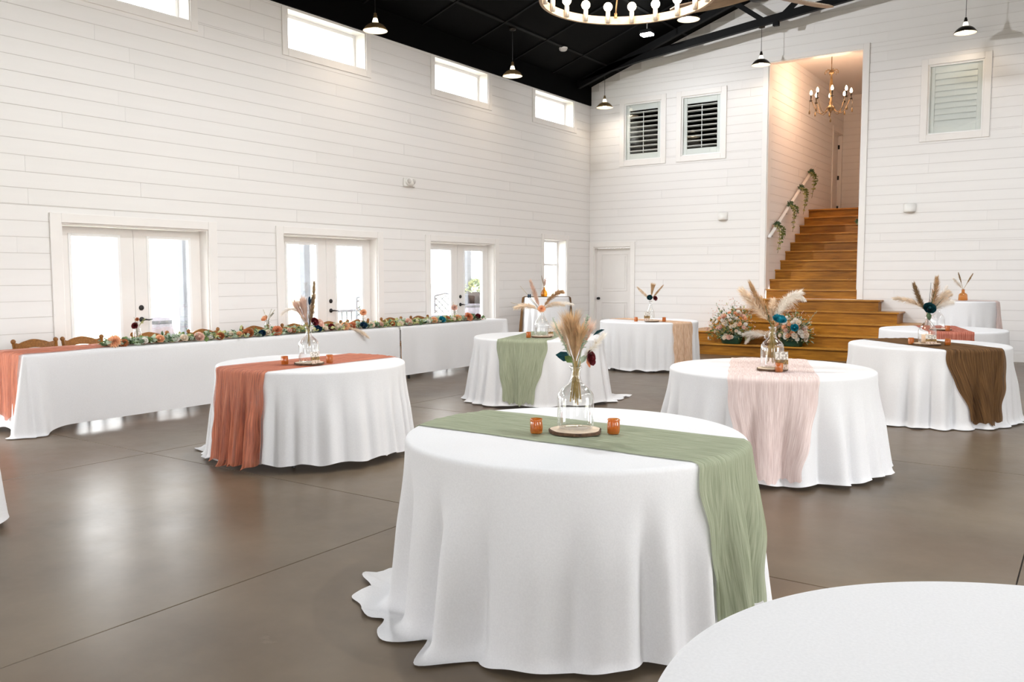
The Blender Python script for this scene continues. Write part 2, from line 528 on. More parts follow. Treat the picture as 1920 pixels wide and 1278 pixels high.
    def build(s, name, m, parent=None, smooth=False, loc=(0, 0, 0), rz=0.0):
        me = bpy.data.meshes.new(name)
        me.from_pydata(s.v, [], s.f)
        me.update()
        if smooth:
            me.polygons.foreach_set('use_smooth', [True] * len(me.polygons))
        if s.uv:
            ul = me.uv_layers.new(name='UVMap')
            for l in me.loops:
                ul.data[l.index].uv = s.uv[l.vertex_index]
        if m is not None:
            me.materials.append(m)
        o = bpy.data.objects.new(name, me)
        C.objects.link(o)
        if parent is not None:
            o.parent = parent
        o.location = loc
        o.rotation_euler = (0, 0, rz)
        return o

def tag(o, label=None, cat=None, group=None, kind=None):
    if label: o['label'] = label
    if cat: o['category'] = cat
    if group: o['group'] = group
    if kind: o['kind'] = kind
    return o

def thing(name, label, cat, loc=(0, 0, 0), rz=0.0, group=None):
    o = bpy.data.objects.new(name, None)
    o.empty_display_size = 0.1
    C.objects.link(o)
    o.location = loc
    o.rotation_euler = (0, 0, rz)
    return tag(o, label, cat, group)

def dup(root, loc, rz=None, label=None, group=None):
    r = root.copy()
    C.objects.link(r)
    r.location = loc
    if rz is not None:
        r.rotation_euler = (0, 0, rz)
    if label: r['label'] = label
    if group: r['group'] = group
    for ch in list(root.children):
        c = ch.copy()
        C.objects.link(c)
        c.parent = r
        for g in list(ch.children):
            d = g.copy()
            C.objects.link(d)
            d.parent = c
    return r

def struct(o):
    o['kind'] = 'structure'
    return o

def smoothstep(a, b, x):
    t = max(0.0, min(1.0, (x - a) / (b - a)))
    return t * t * (3 - 2 * t)

RIGHT = Vector((0.8245, 0.5659, 0.0))       # along the picture's width, for how the flowers lean

# ------------------------------------------------------------------ room shell
W = 12.2           # room width
YF = -20.5         # wall behind the photographer
EAVE = 5.565
SL = 0.338
RIDGE = 6.1
def roof_z(x):
    return EAVE + SL * (x if x <= RIDGE else W - x)

JO, JS = 0.02, 0.17       # plank joints

# openings (a, b, z0, z1) along a wall
doorsL = [(-11.717, -9.858), (-8.650, -6.775), (-5.493, -3.627)]
DOORZ = 2.059
winsL = [(-11.60, -10.021), (-8.488, -6.963), (-5.334, -3.803), (-2.233, -0.713)]
WZ0, WZ1 = 4.592, 5.146
narrow = (-1.899, -1.010, 0.55, 2.223)
openL = [(a, b, 0.0, DOORZ) for a, b in doorsL] + [(a, b, WZ0, WZ1) for a, b in winsL] + [narrow]
openL += [(-15.15, -13.3, 0.0, DOORZ), (-15.1, -13.5, WZ0, WZ1), (-18.5, -16.9, WZ0, WZ1), (-18.6, -16.75, 0.0, DOORZ)]
winB = [(0.837, 1.693, 3.908, 5.112), (2.139, 2.991, 3.908, 5.112), (6.735, 7.601, 3.908, 5.112), (8.29, 9.16, 3.908, 5.112)]
backdoor = (0.104, 1.014, 0.0, 2.09)
portal_o = (3.93, 5.656, 0.0, 5.555)
openB = winB + [backdoor, portal_o]

def cells(a0, a1, z0, z1, opens):
    """Rectangles of a wall left after its openings."""
    zs = sorted(set([z0, z1] + [z for o in opens for z in o[2:4] if z0 < z < z1]))
    out = []
    for k in range(len(zs) - 1):
        za, zb = zs[k], zs[k + 1]
        zm = (za + zb) / 2
        cut = sorted([(o[0], o[1]) for o in opens if o[2] < zm < o[3]])
        x = a0
        for (p, q) in cut:
            if p > x:
                out.append((x, min(p, a1), za, zb))
            x = max(x, q)
        if x < a1:
            out.append((x, a1, za, zb))
    return out

# left wall
mb = MB()
for (a, b, z0, z1) in cells(YF, 0.16, 0.0, 5.9, openL):
    mb.box(-0.28, -0.005, a, b, z0, z1)
wall_left = struct(mb.build('wall_left', M['white_wall']))

plank_mesh = {}
def unit_plank(m):
    """One shared plank with eased long edges; scaled to length by its object."""
    key = m.name
    if key not in plank_mesh:
        p = MB()
        p.add([(0, 0, 0), (1, 0, 0), (1, 0, 1), (0, 0, 1), (0, 1, 0.012), (1, 1, 0.012), (1, 1, 0.988), (0, 1, 0.988)],
              [(0, 1, 2, 3), (4, 7, 6, 5), (0, 4, 5, 1), (3, 2, 6, 7), (0, 3, 7, 4), (1, 5, 6, 2)])
        me = bpy.data.meshes.new('plank')
        me.from_pydata(p.v, [], p.f)
        me.update()
        me.materials.append(m)
        plank_mesh[key] = me
    return plank_mesh[key]

def plank_row(parent, axis, fixed, a0, a1, z0, z1, m, into):
    """into: +1 when the wall faces +x / -y."""
    me = unit_plank(m)
    o = bpy.data.objects.new('plank', me)
    C.objects.link(o)
    o.parent = parent
    th = 0.018 + random.uniform(-0.0012, 0.0012)
    gap = 0.0029
    if axis == 'y':
        o.location = (fixed - 0.018 * into, a0 if into < 0 else a1, z0 + gap / 2)
        o.rotation_euler = (0, 0, -PI / 2 if into > 0 else PI / 2)
        o.scale = (a1 - a0 - 0.0015, th, z1 - z0 - gap)
    else:
        o.location = (a1, fixed + 0.018, z0 + gap / 2)
        o.rotation_euler = (0, 0, PI)
        o.scale = (a1 - a0 - 0.0015, th, z1 - z0 - gap)
    return o

def plank_wall(parent, axis, fixed, a0, a1, z0, z1, opens, m, into=1, left_end=None, seed=1, lengths=(3.66, 4.88)):
    rnd = random.Random(seed)
    k = int(math.floor((z0 - JO) / JS))
    while JO + JS * k < z1 - 0.01:
        za, zb = max(z0, JO + JS * k), min(z1, JO + JS * (k + 1))
        k += 1
        if zb - za < 0.02:
            continue
        lo = a0 if left_end is None else left_end(zb)
        # butt joints of this row
        cuts = []
        x = a0 - rnd.uniform(0.3, 4.2)
        while x < a1:
            x += rnd.choice(lengths)
            cuts.append(x)
        for (p, q, c0, c1) in cells(lo, a1, za, zb, [o for o in opens if o[2] < zb and o[3] > za]):
            if c1 - c0 < 0.012:
                continue
            pts = [p] + [c for c in cuts if p + 0.25 < c < q - 0.25] + [q]
            for i in range(len(pts) - 1):
                plank_row(parent, axis, fixed, pts[i], pts[i + 1], c0, c1, m, into)

plank_wall(wall_left, 'y', 0.0, -14.2, 0.0, 0.0, 5.166, openL, M['white_plank'], 1, None, 3)

# black fascia band along the top of the left wall
mb = MB(); mb.box(0.0, 0.03, YF, -0.002, 5.166, 5.60)
struct(mb.build('trim_1', M['black_ceiling']))

# back wall (gable)
mb = MB()
for (a, b, z0, z1) in cells(0.0, W, 0.0, 5.56, openB):
    mb.box(a if a > 0.001 else -0.004, b, 0.005, 0.16, z0, z1)
mb.add([(0, 0.005, 5.56), (W, 0.005, 5.56), (RIDGE, 0.005, 7.8), (0, 0.16, 5.56), (W, 0.16, 5.56), (RIDGE, 0.16, 7.8)],
       [(0, 1, 2), (5, 4, 3), (0, 2, 5, 3), (1, 4, 5, 2)])
wall_back = struct(mb.build('wall_back', M['white_wall']))
plank_wall(wall_back, 'x', 0.0, 0.0, 10.6, 0.14, 7.5, openB, M['white_plank'], 1,
           lambda z: max(0.0, (z - EAVE) / SL + 0.02), 11)

# right wall and wall behind the photographer, with their own daylight openings
openR = [(-17.6, -15.4, 0.0, 2.1), (-12.6, -10.8, 0.0, 2.1)] + [(a, b, WZ0, WZ1) for a, b in
         ((-18.0, -16.4), (-14.8, -13.2), (-11.6, -10.0), (-8.4, -6.8), (-5.2, -3.6))]
mb = MB()
for (a, b, z0, z1) in cells(YF, 0.0, 0.0, 5.9, openR):
    mb.box(W, W + 0.28, a, b, z0, z1)
struct(mb.build('wall_right', M['white_plank']))
openF = [(1.2, 3.0, 0.0, 2.1), (9.2, 11.0, 0.0, 2.1)]
mb = MB()
for (a, b, z0, z1) in cells(0, W, 0.0, 5.56, openF):
    mb.box(a, b, YF - 0.16, YF, z0, z1)
mb.add([(0, YF, 5.56), (W, YF, 5.56), (RIDGE, YF, 7.8)], [(2, 1, 0)])
struct(mb.build('wall_front', M['white_plank']))

# floor: slabs cut by control joints
mb = MB(); mb.box(-0.28, W + 0.28, YF - 0.2, 0.16, -0.2, -0.012)
floor = struct(mb.build('floor', M['joint']))
xs = [-0.28, 2.85, 5.975, 9.07, W + 0.28]
ys = [YF - 0.2, -18.9, -15.72, -12.56, -9.4, -6.24, -3.1, 0.16]
for i in range(len(xs) - 1):
    for j in range(len(ys) - 1):
        mb = MB()
        g = 0.003
        mb.box(xs[i] + g, xs[i + 1] - g, ys[j] + g, ys[j + 1] - g, -0.011, 0.0, 0.002)
        mb.build('slab', M['floor'], floor)

# ceiling: two black slopes with thin battens over the panel joints
mb = MB()
mb.add([(-0.4, YF - 0.3, EAVE - SL * 0.4), (RIDGE, YF - 0.3, EAVE + SL * RIDGE), (RIDGE, 0.2, EAVE + SL * RIDGE), (-0.4, 0.2, EAVE - SL * 0.4),
        (W + 0.4, YF - 0.3, EAVE - SL * 0.4), (W + 0.4, 0.2, EAVE - SL * 0.4),
        (-0.4, YF - 0.3, EAVE + 0.3), (RIDGE, YF - 0.3, EAVE + SL * RIDGE + 0.3), (RIDGE, 0.2, EAVE + SL * RIDGE + 0.3), (-0.4, 0.2, EAVE + 0.3),
        (W + 0.4, YF - 0.3, EAVE + 0.3), (W + 0.4, 0.2, EAVE + 0.3)],
       [(0, 1, 2, 3), (1, 4, 5, 2), (9, 8, 7, 6), (8, 11, 10, 7), (0, 3, 9, 6), (5, 4, 10, 11)])
ceiling = struct(mb.build('ceiling', M['black_ceiling']))
def batten(p, q, wv):
    """A flat strip under the left roof slope from p to q (x, y)."""
    mb = MB()
    d = Vector((q[0] - p[0], q[1] - p[1])).normalized()
    n = Vector((-d.y, d.x)) * wv / 2
    vs = []
    for dz in (-0.004, -0.02):
        for (a, s) in ((p, 1), (q, 1), (q, -1), (p, -1)):
            x, y = a[0] + n.x * s, a[1] + n.y * s
            vs.append((x, y, roof_z(x) + dz))
    mb.add(vs, [(0, 1, 2, 3), (7, 6, 5, 4), (0, 4, 5, 1), (1, 5, 6, 2), (2, 6, 7, 3), (3, 7, 4, 0)])
    mb.build('batten', M['black_batten'], ceiling)
for k in range(9):
    y = -0.28 - 1.35 * k
    batten((0.04, y), (5.9, y), 0.03)
for x in (0.75, 2.25, 3.75):
    for k in range(9):
        y1 = -0.02 if k == 0 else -0.30 - 1.35 * (k - 1)
        batten((x, -0.30 - 1.35 * k + 0.02), (x, y1 - 0.02), 0.045)

# ------------------------------------------------------------------ trims, doors and windows of the left wall
def casing(parent, axis, a, b, z0, z1, wd, m, sides='LRTB', t=0.022, top=None, fixed=0.0):
    """Flat boards around an opening, each a part."""
    top = wd if top is None else top
    parts = []
    if 'L' in sides: parts.append((a - wd, a, z0 - (wd if 'B' in sides else 0), z1 + (top if 'T' in sides else 0)))
    if 'R' in sides: parts.append((b, b + wd, z0 - (wd if 'B' in sides else 0), z1 + (top if 'T' in sides else 0)))
    if 'T' in sides: parts.append((a, b, z1, z1 + top))
    if 'B' in sides: parts.append((a, b, z0 - wd, z0))
    for (p, q, c0, c1) in parts:
        mb = MB()
        if axis == 'y':
            mb.box(fixed + 0.001, fixed + t, p, q, c0, c1, 0.003)
        else:
            mb.box(p, q, fixed - t, fixed - 0.001, c0, c1, 0.003)
        mb.build('casing', m, parent)

def french_door(n, a, b, lever=True):
    c = (a + b) / 2
    X = -0.165
    d = MB()
    # jambs and head lining of the deep opening
    d.box(-0.28, 0.0, a, a + 0.018, 0.0, DOORZ)
    d.box(-0.28, 0.0, b - 0.018, b, 0.0, DOORZ)
    d.box(-0.28, 0.0, a + 0.018, b - 0.018, DOORZ - 0.018, DOORZ)
    door = struct(d.build('door_%d' % n, M['white_trim']))
    casing(door, 'y', a, b, 0.0, DOORZ, 0.125, M['white_trim'], 'LRT', 0.024, 0.10)
    mb = MB(); mb.box(-0.27, -0.12, a + 0.018, b - 0.018, 0.0, 0.02)
    mb.build('threshold', M['steel'], door)
    for s in (-1, 1):
        y0, y1 = (a + 0.02, c - 0.003) if s < 0 else (c + 0.003, b - 0.02)
        g0, g1 = (c - 0.755, c - 0.195) if s < 0 else (c + 0.195, c + 0.745)
        z0, z1 = 0.26, 1.93
        lf = MB()
        x0, x1 = X - 0.022, X + 0.022
        lf.box(x0, x1, y0, g0, 0.022, DOORZ - 0.022)
        lf.box(x0, x1, g1, y1, 0.022, DOORZ - 0.022)
        lf.box(x0, x1, g0, g1, z1, DOORZ - 0.022)
        lf.box(x0, x1, g0, g1, 0.022, z0)
        leaf = lf.build('door_leaf', M['door_paint'], door)
        fr = MB()
        q = 0.028
        for (ya, yb, za, zb) in ((g0 - q, g0 + 0.008, z0 - q, z1 + q), (g1 - 0.008, g1 + q, z0 - q, z1 + q), (g0 + 0.008, g1 - 0.008, z1 - 0.008, z1 + q), (g0 + 0.008, g1 - 0.008, z0 - q, z0 + 0.008)):
            fr.box(x1, x1 + 0.012, ya, yb, za, zb, 0.003)
        fr.build('glass_bead', M['white_vinyl'], leaf)
        g = MB(); g.box(X - 0.004, X + 0.004, g0, g1, z0, z1)
        g.build('glass_pane', M['pane'], leaf)
        if s > 0:
            k = MB()
            for zz in (1.097, 0.955):
                k.lathe([(0.0, 0.0), (0.032, 0.0), (0.032, 0.008), (0.024, 0.018), (0.0, 0.018)], 20)
                nv = 20 * 5
                for i in range(len(k.v) - nv, len(k.v)):
                    vx, vy, vz = k.v[i]
                    k.v[i] = (x1 + vz, c + 0.075 + vx, zz + vy)
            k.build('rosette', M['black_metal'], leaf, True)
            if lever:
                l = MB()
                l.tube([(x1 + 0.015, c + 0.075, 0.955), (x1 + 0.055, c + 0.075, 0.955), (x1 + 0.06, c + 0.095, 0.956), (x1 + 0.055, c + 0.14, 0.950), (x1 + 0.05, c + 0.185, 0.958)], [0.011, 0.011, 0.010, 0.008, 0.006], 8)
                l.build('lever', M['black_metal'], leaf, True)
    return door

for i, (a, b) in enumerate(doorsL):
    french_door(i + 1, a, b)

def clerestory(n, a, b, z0=WZ0, z1=WZ1, X=-0.235, meet=None, sides='LRB', vert=False, wd=0.10):
    d = MB()
    d.box(-0.28, 0.0, a, a + 0.015, z0, z1)
    d.box(-0.28, 0.0, b - 0.015, b, z0, z1)
    d.box(-0.28, 0.0, a + 0.015, b - 0.015, z1 - 0.015, z1)
    d.box(-0.28, 0.0, a + 0.015, b - 0.015, z0, z0 + 0.015)
    win = struct(d.build('window_%d' % n, M['white_trim']))
    casing(win, 'y', a, b, z0, z1, wd, M['white_trim'], sides, 0.02, 0.019 if not vert else wd)
    f = MB()
    q = 0.045
    a2, b2, za, zb = a + 0.015, b - 0.015, z0 + 0.015, z1 - 0.015
    f.box(X - 0.03, X + 0.03, a2, a2 + q, za, zb, 0.004)
    f.box(X - 0.03, X + 0.03, b2 - q, b2, za, zb, 0.004)
    f.box(X - 0.03, X + 0.03, a2 + q, b2 - q, zb - q, zb, 0.004)
    f.box(X - 0.03, X + 0.03, a2 + q, b2 - q, za, za + q, 0.004)
    fr = f.build('window_frame', M['white_vinyl'], win)
    if meet:
        mb = MB(); mb.box(X - 0.026, X + 0.026, a2 + q, b2 - q, meet - 0.025, meet + 0.025, 0.004)
        mb.build('meeting_rail', M['white_vinyl'], win)
        panes = [(za + q, meet - 0.025), (meet + 0.025, zb - q)]
    else:
        panes = [(za + q, zb - q)]
    for (p0, p1) in panes:
        g = MB(); g.box(X - 0.003, X + 0.003, a2 + q, b2 - q, p0, p1)
        g.build('glass_pane', M['pane'], win)
    return win
for i, (a, b) in enumerate(winsL):
    clerestory(i + 1, a, b)
clerestory(5, narrow[0], narrow[1], narrow[2], narrow[3], -0.225, 1.70, 'LRTB', True, 0.09)

# ------------------------------------------------------------------ back wall: white door, loft windows, trims
dr = MB()
a, b, z0, z1 = backdoor
dr.box(a, a + 0.02, 0.0, 0.16, 0, z1); dr.box(b - 0.02, b, 0.0, 0.16, 0, z1); dr.box(a + 0.02, b - 0.02, 0.0, 0.16, z1 - 0.02, z1)
door4 = struct(dr.build('door_4', M['white_trim']))
casing(door4, 'x', a, b, 0, z1, 0.098, M['white_trim'], 'LRT', 0.022, 0.10)
lf = MB(); lf.box(a + 0.022, b - 0.022, 0.115, 0.155, 0.01, z1 - 0.022)
leaf = lf.build('door_leaf', M['door_paint'], door4)
def door_panel(p, q, za, zb, Y, parent):
    m_ = MB()
    for (x0, x1, c0, c1) in ((p, p + 0.018, za, zb), (q - 0.018, q, za, zb), (p + 0.018, q - 0.018, zb - 0.018, zb), (p + 0.018, q - 0.018, za, za + 0.018)):
        m_.box(x0, x1, Y - 0.010, Y, c0, c1, 0.004)
    m_.box(p + 0.05, q - 0.05, Y - 0.006, Y, za + 0.05, zb - 0.05, 0.005)
    m_.build('door_panel', M['door_paint'], parent)
door_panel(a + 0.14, b - 0.14, 1.13, z1 - 0.15, 0.115, leaf)
door_panel(a + 0.14, b - 0.14, 0.22, 0.89, 0.115, leaf)
kn = MB()
kn.lathe([(0, 0), (0.03, 0), (0.03, 0.008), (0.012, 0.012), (0.012, 0.03), (0.027, 0.045), (0.027, 0.06), (0.0, 0.07)], 16)
kn.v = [(a + 0.075 + x, 0.115 - z, 0.965 + y) for x, y, z in kn.v]
kn.build('knob', M['black_metal'], leaf, True)

mb = MB(); mb.box(1.118, 3.72, -0.018, -0.001, 0.0, 0.14, 0.003); mb.box(5.80, W, -0.018, -0.001, 0.0, 0.14, 0.003)
struct(mb.build('baseboard_back', M['white_trim']))
mb = MB()
for (p, q) in ((-3.5, -1.0), (-6.65, -5.62), (-9.73, -8.78), (-14.0, -11.85)):
    mb.box(0.001, 0.016, p, q, 0.0, 0.14, 0.003)
struct(mb.build('baseboard_left', M['white_trim']))

def loft_window(n, o, closed):
    a, b, z0, z1 = o
    d = MB()
    d.box(a, a + 0.012, 0.0, 0.16, z0, z1); d.box(b - 0.012, b, 0.0, 0.16, z0, z1)
    d.box(a + 0.012, b - 0.012, 0.0, 0.16, z1 - 0.012, z1); d.box(a + 0.012, b - 0.012, 0.0, 0.16, z0, z0 + 0.012)
    win = struct(d.build('window_%d' % n, M['white_trim']))
    casing(win, 'x', a, b, z0, z1, 0.108, M['white_trim'], 'LRTB', 0.022)
    # slim inner stop
    s = MB()
    for (p, q, c0, c1) in ((a + 0.012, a + 0.03, z0 + 0.012, z1 - 0.012), (b - 0.03, b - 0.012, z0 + 0.012, z1 - 0.012), (a + 0.03, b - 0.03, z1 - 0.03, z1 - 0.012), (a + 0.03, b - 0.03, z0 + 0.012, z0 + 0.03)):
        s.box(p, q, 0.010, 0.029, c0, c1)
    s.build('window_stop', M['white_vinyl'], win)
    g = MB(); g.box(a + 0.013, b - 0.013, 0.030, 0.036, z0 + 0.013, z1 - 0.013)
    g.build('glass_pane', M['loft_pane'], win)
    # plantation shutter behind the glass
    f = MB()
    p, q, c0, c1 = a + 0.02, b - 0.02, z0 + 0.02, z1 - 0.02
    st = 0.085
    Y0, Y1 = 0.045, 0.080
    f.box(p, p + st, Y0, Y1, c0, c1, 0.004); f.box(q - st, q, Y0, Y1, c0, c1, 0.004)
    f.box(p + st, q - st, Y0, Y1, c1 - 0.13, c1, 0.004); f.box(p + st, q - st, Y0, Y1, c0, c0 + 0.13, 0.004)
    sh = f.build('shutter_frame', M['white_vinyl'], win)
    ns = 9
    h = (c1 - c0 - 0.26) / ns
    for k in range(ns):
        zc = c0 + 0.13 + h * (k + 0.5)
        sl = MB()
        tilt = 0.24
        dy, dz = 0.034 * math.cos(tilt), -0.034 * math.sin(tilt)
        if closed:
            dz, dy = h * 0.485, 0.010
        t = 0.005
        yc = 0.064
        sl.add([(p + st, yc - dy, zc - dz - t), (q - st, yc - dy, zc - dz - t), (q - st, yc + dy, zc + dz - t), (p + st, yc + dy, zc + dz - t),
                (p + st, yc - dy, zc - dz + t), (q - st, yc - dy, zc - dz + t), (q - st, yc + dy, zc + dz + t), (p + st, yc + dy, zc + dz + t)],
               [(3, 2, 1, 0), (4, 5, 6, 7), (0, 1, 5, 4), (1, 2, 6, 5), (2, 3, 7, 6), (3, 0, 4, 7)])
        sl.build('slat', M['white_vinyl'], sh)
    if not closed:
        r = MB(); r.box((p + q) / 2 - 0.007, (p + q) / 2 + 0.007, 0.037, 0.043, c0 + 0.14, c1 - 0.16)
        r.build('tilt_rod', M['white_vinyl'], sh)
    return win
for i, o in enumerate(winB):
    loft_window(6 + i, o, i >= 2)

# dark loft rooms behind the shuttered windows
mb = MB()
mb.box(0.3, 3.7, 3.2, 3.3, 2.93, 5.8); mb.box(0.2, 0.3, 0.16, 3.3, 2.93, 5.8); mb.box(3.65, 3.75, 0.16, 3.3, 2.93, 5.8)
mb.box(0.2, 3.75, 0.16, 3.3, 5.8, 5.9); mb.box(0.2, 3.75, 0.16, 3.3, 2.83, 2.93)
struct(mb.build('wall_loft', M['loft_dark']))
mb = MB()
mb.box(5.95, 9.9, 1.2, 1.3, 2.93, 5.8); mb.box(5.85, 5.95, 0.16, 1.3, 2.93, 5.8); mb.box(9.9, 10.0, 0.16, 1.3, 2.93, 5.8)
mb.box(5.85, 10.0, 0.16, 1.3, 5.8, 5.9); mb.box(5.85, 10.0, 0.16, 1.3, 2.83, 2.93)
struct(mb.build('wall_loft_right', M['white_trim']))

# portal lining and casing
PX0, PX1, PZ = portal_o[0], portal_o[1], portal_o[3]
mb = MB()
mb.box(PX0 - 0.005, PX0 + 0.015, -0.002, 0.18, 1.2, PZ); mb.box(PX1 - 0.015, PX1 + 0.005, -0.002, 0.18, 1.2, PZ); mb.box(PX0 + 0.015, PX1 - 0.015, -0.002, 0.18, PZ - 0.015, PZ)
trimp = struct(mb.build('trim_2', M['white_trim']))
casing(trimp, 'x', PX0, PX1, 1.02, PZ, 0.105, M['white_trim'], 'LRT', 0.024, 0.09)

# corridor above the stairs
CXL, CXR, CYE, CZ = 3.904, 5.68, 5.95, 5.93
cdoor = (5.03, 5.88, 2.934, 4.955)
mb = MB()
for (a, b, z0, z1) in cells(0.16, CYE + 0.1, 0.0, CZ + 0.2, [cdoor]):
    mb.box(CXL - 0.14, CXL - 0.005, a, b, z0, z1)
wsl = struct(mb.build('wall_stair_left', M['white_wall']))
plank_wall(wsl, 'y', CXL, 0.18, CYE, 1.1, CZ, [cdoor], M['white_plank'], 1, None, 21)
mb = MB(); mb.box(CXL - 0.14, CXR + 0.14, CYE + 0.005, CYE + 0.14, 2.0, CZ + 0.2)
wse = struct(mb.build('wall_stair_end', M['white_wall']))
plank_wall(wse, 'x', CYE, CXL, CXR, 2.934, CZ, [], M['white_plank'], 1, None, 22)
mb = MB(); mb.box(CXR, CXR + 0.14, 0.16, CYE + 0.1, 0.0, CZ + 0.2)
struct(mb.build('wall_stair_right', M['white_plank']))
mb = MB(); mb.box(CXL - 0.14, CXR + 0.14, 0.16, CYE + 0.14, CZ, CZ + 0.12)
struct(mb.build('ceiling_stair', M['white_trim']))
# door at the head of the stairs
a, b, z0, z1 = cdoor
d = MB()
d.box(CXL - 0.14, CXL, a, a + 0.02, z0, z1); d.box(CXL - 0.14, CXL, b - 0.02, b, z0, z1); d.box(CXL - 0.14, CXL, a + 0.02, b - 0.02, z1 - 0.02, z1)
door5 = struct(d.build('door_5', M['white_trim']))
casing(door5, 'y', a, b - 0.02, z0, z1, 0.10, M['white_trim'], 'LT', 0.022, 0.10, CXL)
mb = MB(); mb.box(CXL - 0.135, CXL - 0.095, a + 0.022, b - 0.022, z0 + 0.01, z1 - 0.022)
lf5 = mb.build('door_leaf', M['door_paint'], door5)
for zz in (3.15, 3.90, 4.66):
    h = MB(); h.box(CXL - 0.094, CXL - 0.05, b - 0.032, b - 0.0205, zz - 0.05, zz + 0.05, 0.002)
    h.tube([(CXL - 0.085, b - 0.036, zz - 0.05), (CXL - 0.085, b - 0.036, zz + 0.05)], 0.009, 8)
    h.build('hinge', M['black_metal'], lf5)

# ------------------------------------------------------------------ staircase
stairs = thing('staircase', 'broad wooden staircase flaring out at its foot and climbing through the tall white opening', 'stairs', (4.78, 0, 0))
def sbuild(mb, name, m):
    mb.v = [(x - 4.78, y, z) for x, y, z in mb.v]
    return mb.build(name, m, stairs)
steps = [(0.207, -1.50, 2.40, 7.58), (0.415, -1.20, 2.78, 7.20), (0.618, -0.90, 3.20, 6.82), (0.818, -0.60, 3.50, 6.46), (1.018, -0.30, 3.78, 6.09)]
prev = 0.0
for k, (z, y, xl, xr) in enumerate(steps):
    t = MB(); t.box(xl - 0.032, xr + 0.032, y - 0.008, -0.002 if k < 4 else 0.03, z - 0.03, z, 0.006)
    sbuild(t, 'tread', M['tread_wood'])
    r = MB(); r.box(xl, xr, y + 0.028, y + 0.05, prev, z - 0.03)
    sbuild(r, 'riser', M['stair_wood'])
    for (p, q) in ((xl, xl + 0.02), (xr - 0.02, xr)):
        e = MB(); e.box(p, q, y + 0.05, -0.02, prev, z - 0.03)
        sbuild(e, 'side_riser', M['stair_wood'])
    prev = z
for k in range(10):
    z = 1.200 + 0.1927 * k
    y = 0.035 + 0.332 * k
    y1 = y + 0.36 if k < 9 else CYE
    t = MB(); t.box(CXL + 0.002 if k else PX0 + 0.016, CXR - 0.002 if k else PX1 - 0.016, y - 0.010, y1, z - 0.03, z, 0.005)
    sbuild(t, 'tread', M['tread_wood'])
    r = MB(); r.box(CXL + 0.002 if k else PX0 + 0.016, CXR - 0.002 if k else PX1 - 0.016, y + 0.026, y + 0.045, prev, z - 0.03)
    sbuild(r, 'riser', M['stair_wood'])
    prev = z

# handrail on the stair wall
hr = thing('handrail', 'white wooden handrail climbing the left wall of the stairs with greenery tied on', 'handrail', (3.98, 0.05, 2.21))
d = Vector((0, 3.12, 1.68))
mb = MB(); mb.tube([(0, 0, 0), d], 0.034, 10)
mb.build('rail', M['white_trim'], hr, True)
for s in (0.06, 0.35, 0.65, 0.94):
    p = d * s
    mb = MB(); mb.tube([p, p + Vector((0, 0, -0.07)), p + Vector((-0.072, 0, -0.09))], 0.011, 8)
    mb.build('bracket', M['black_metal'], hr, True)

def leaf_blade(mb, p, d, n, ln, wd, fold=0.25):
    """A pointed folded leaf: 6 triangles."""
    d = Vector(d).normalized()
    n = Vector(n)
    s = d.cross(n)
    if s.length < 1e-4:
        s = d.cross(Vector((0.3, 0.9, 0.2)))
    s.normalize()
    n = s.cross(d).normalized()
    p = Vector(p)
    a = p + d * ln * 0.45 + s * wd * 0.5 + n * wd * fold
    b = p + d * ln * 0.45 - s * wd * 0.5 + n * wd * fold
    m_ = p + d * ln * 0.5
    t = p + d * ln - n * wd * 0.2
    a2 = p + d * ln * 0.8 + s * wd * 0.32 + n * wd * fold * 0.6
    b2 = p + d * ln * 0.8 - s * wd * 0.32 + n * wd * fold * 0.6
    mb.add([p, a, m_, b, a2, t, b2], [(0, 2, 1), (0, 3, 2), (1, 2, 5, 4), (2, 3, 6, 5)])

def rvec(rnd, z0=-1.0, z1=1.0):
    a = rnd.uniform(0, 2 * PI)
    z = rnd.uniform(z0, z1)
    r = math.sqrt(max(0, 1 - z * z))
    return Vector((r * math.cos(a), r * math.sin(a), z))

# trailing greens tied on the handrail
def trailing_green(loc, label, seed, ln=0.55, nside=0.06):
    rnd = random.Random(seed)
    t = thing('hanging_greenery', label, 'greenery', loc, 0, 'greens tied along the stair rails')
    for part in range(3):
        mb = MB()
        a0 = rnd.uniform(0, 6.28)
        path = []
        L_ = ln * (1 - 0.25 * part)
        for i in range(9):
            q = i / 8
            path.append(Vector((0.05 * math.sin(q * 3) + 0.02 * math.cos(a0) + 0.02, 0.10 * part - 0.08 + 0.12 * math.sin(q * 1.6) , 0.05 * math.sin(q * PI) - L_ * q ** 1.3)))
        mb.tube(path, 0.004, 5)
        mb.build('stem', M['stem_green'], t)
        lb = MB()
        for i in range(60):
            q = rnd.random()
            p = path[min(8, int(q * 8))]
            v = rvec(rnd, -0.9, 0.4)
            leaf_blade(lb, p, v, rvec(rnd), rnd.uniform(0.035, 0.06), rnd.uniform(0.02, 0.03))
        o = lb.build('leaves', M['leaf_green'] if part else M['leaf_yellow'], t)
        o['kind'] = 'stuff'
    kn = MB()
    for i in range(50):
        leaf_blade(kn, (0, rnd.uniform(-0.06, 0.06), 0.02), rvec(rnd), rvec(rnd), 0.08, 0.03)
    o = kn.build('leaf_knot', M['euca_dark'], t)
    o['kind'] = 'stuff'
    return t
for i, (q, nm) in enumerate(((0.13, 'lowest green sprig tied to the white stair handrail'), (0.40, 'second green sprig up the white stair handrail'),
                            (0.64, 'third green sprig up the white stair handrail'), (0.88, 'topmost green sprig on the white stair handrail'))):
    p = Vector((3.98, 0.05, 2.21)) + d * q
    trailing_green((p.x + 0.03, p.y, p.z + 0.03), nm, 30 + i)
trailing_green((5.60, 0.26, 2.45), 'green and white sprig peeping from the right edge of the stair opening', 39, 0.5)

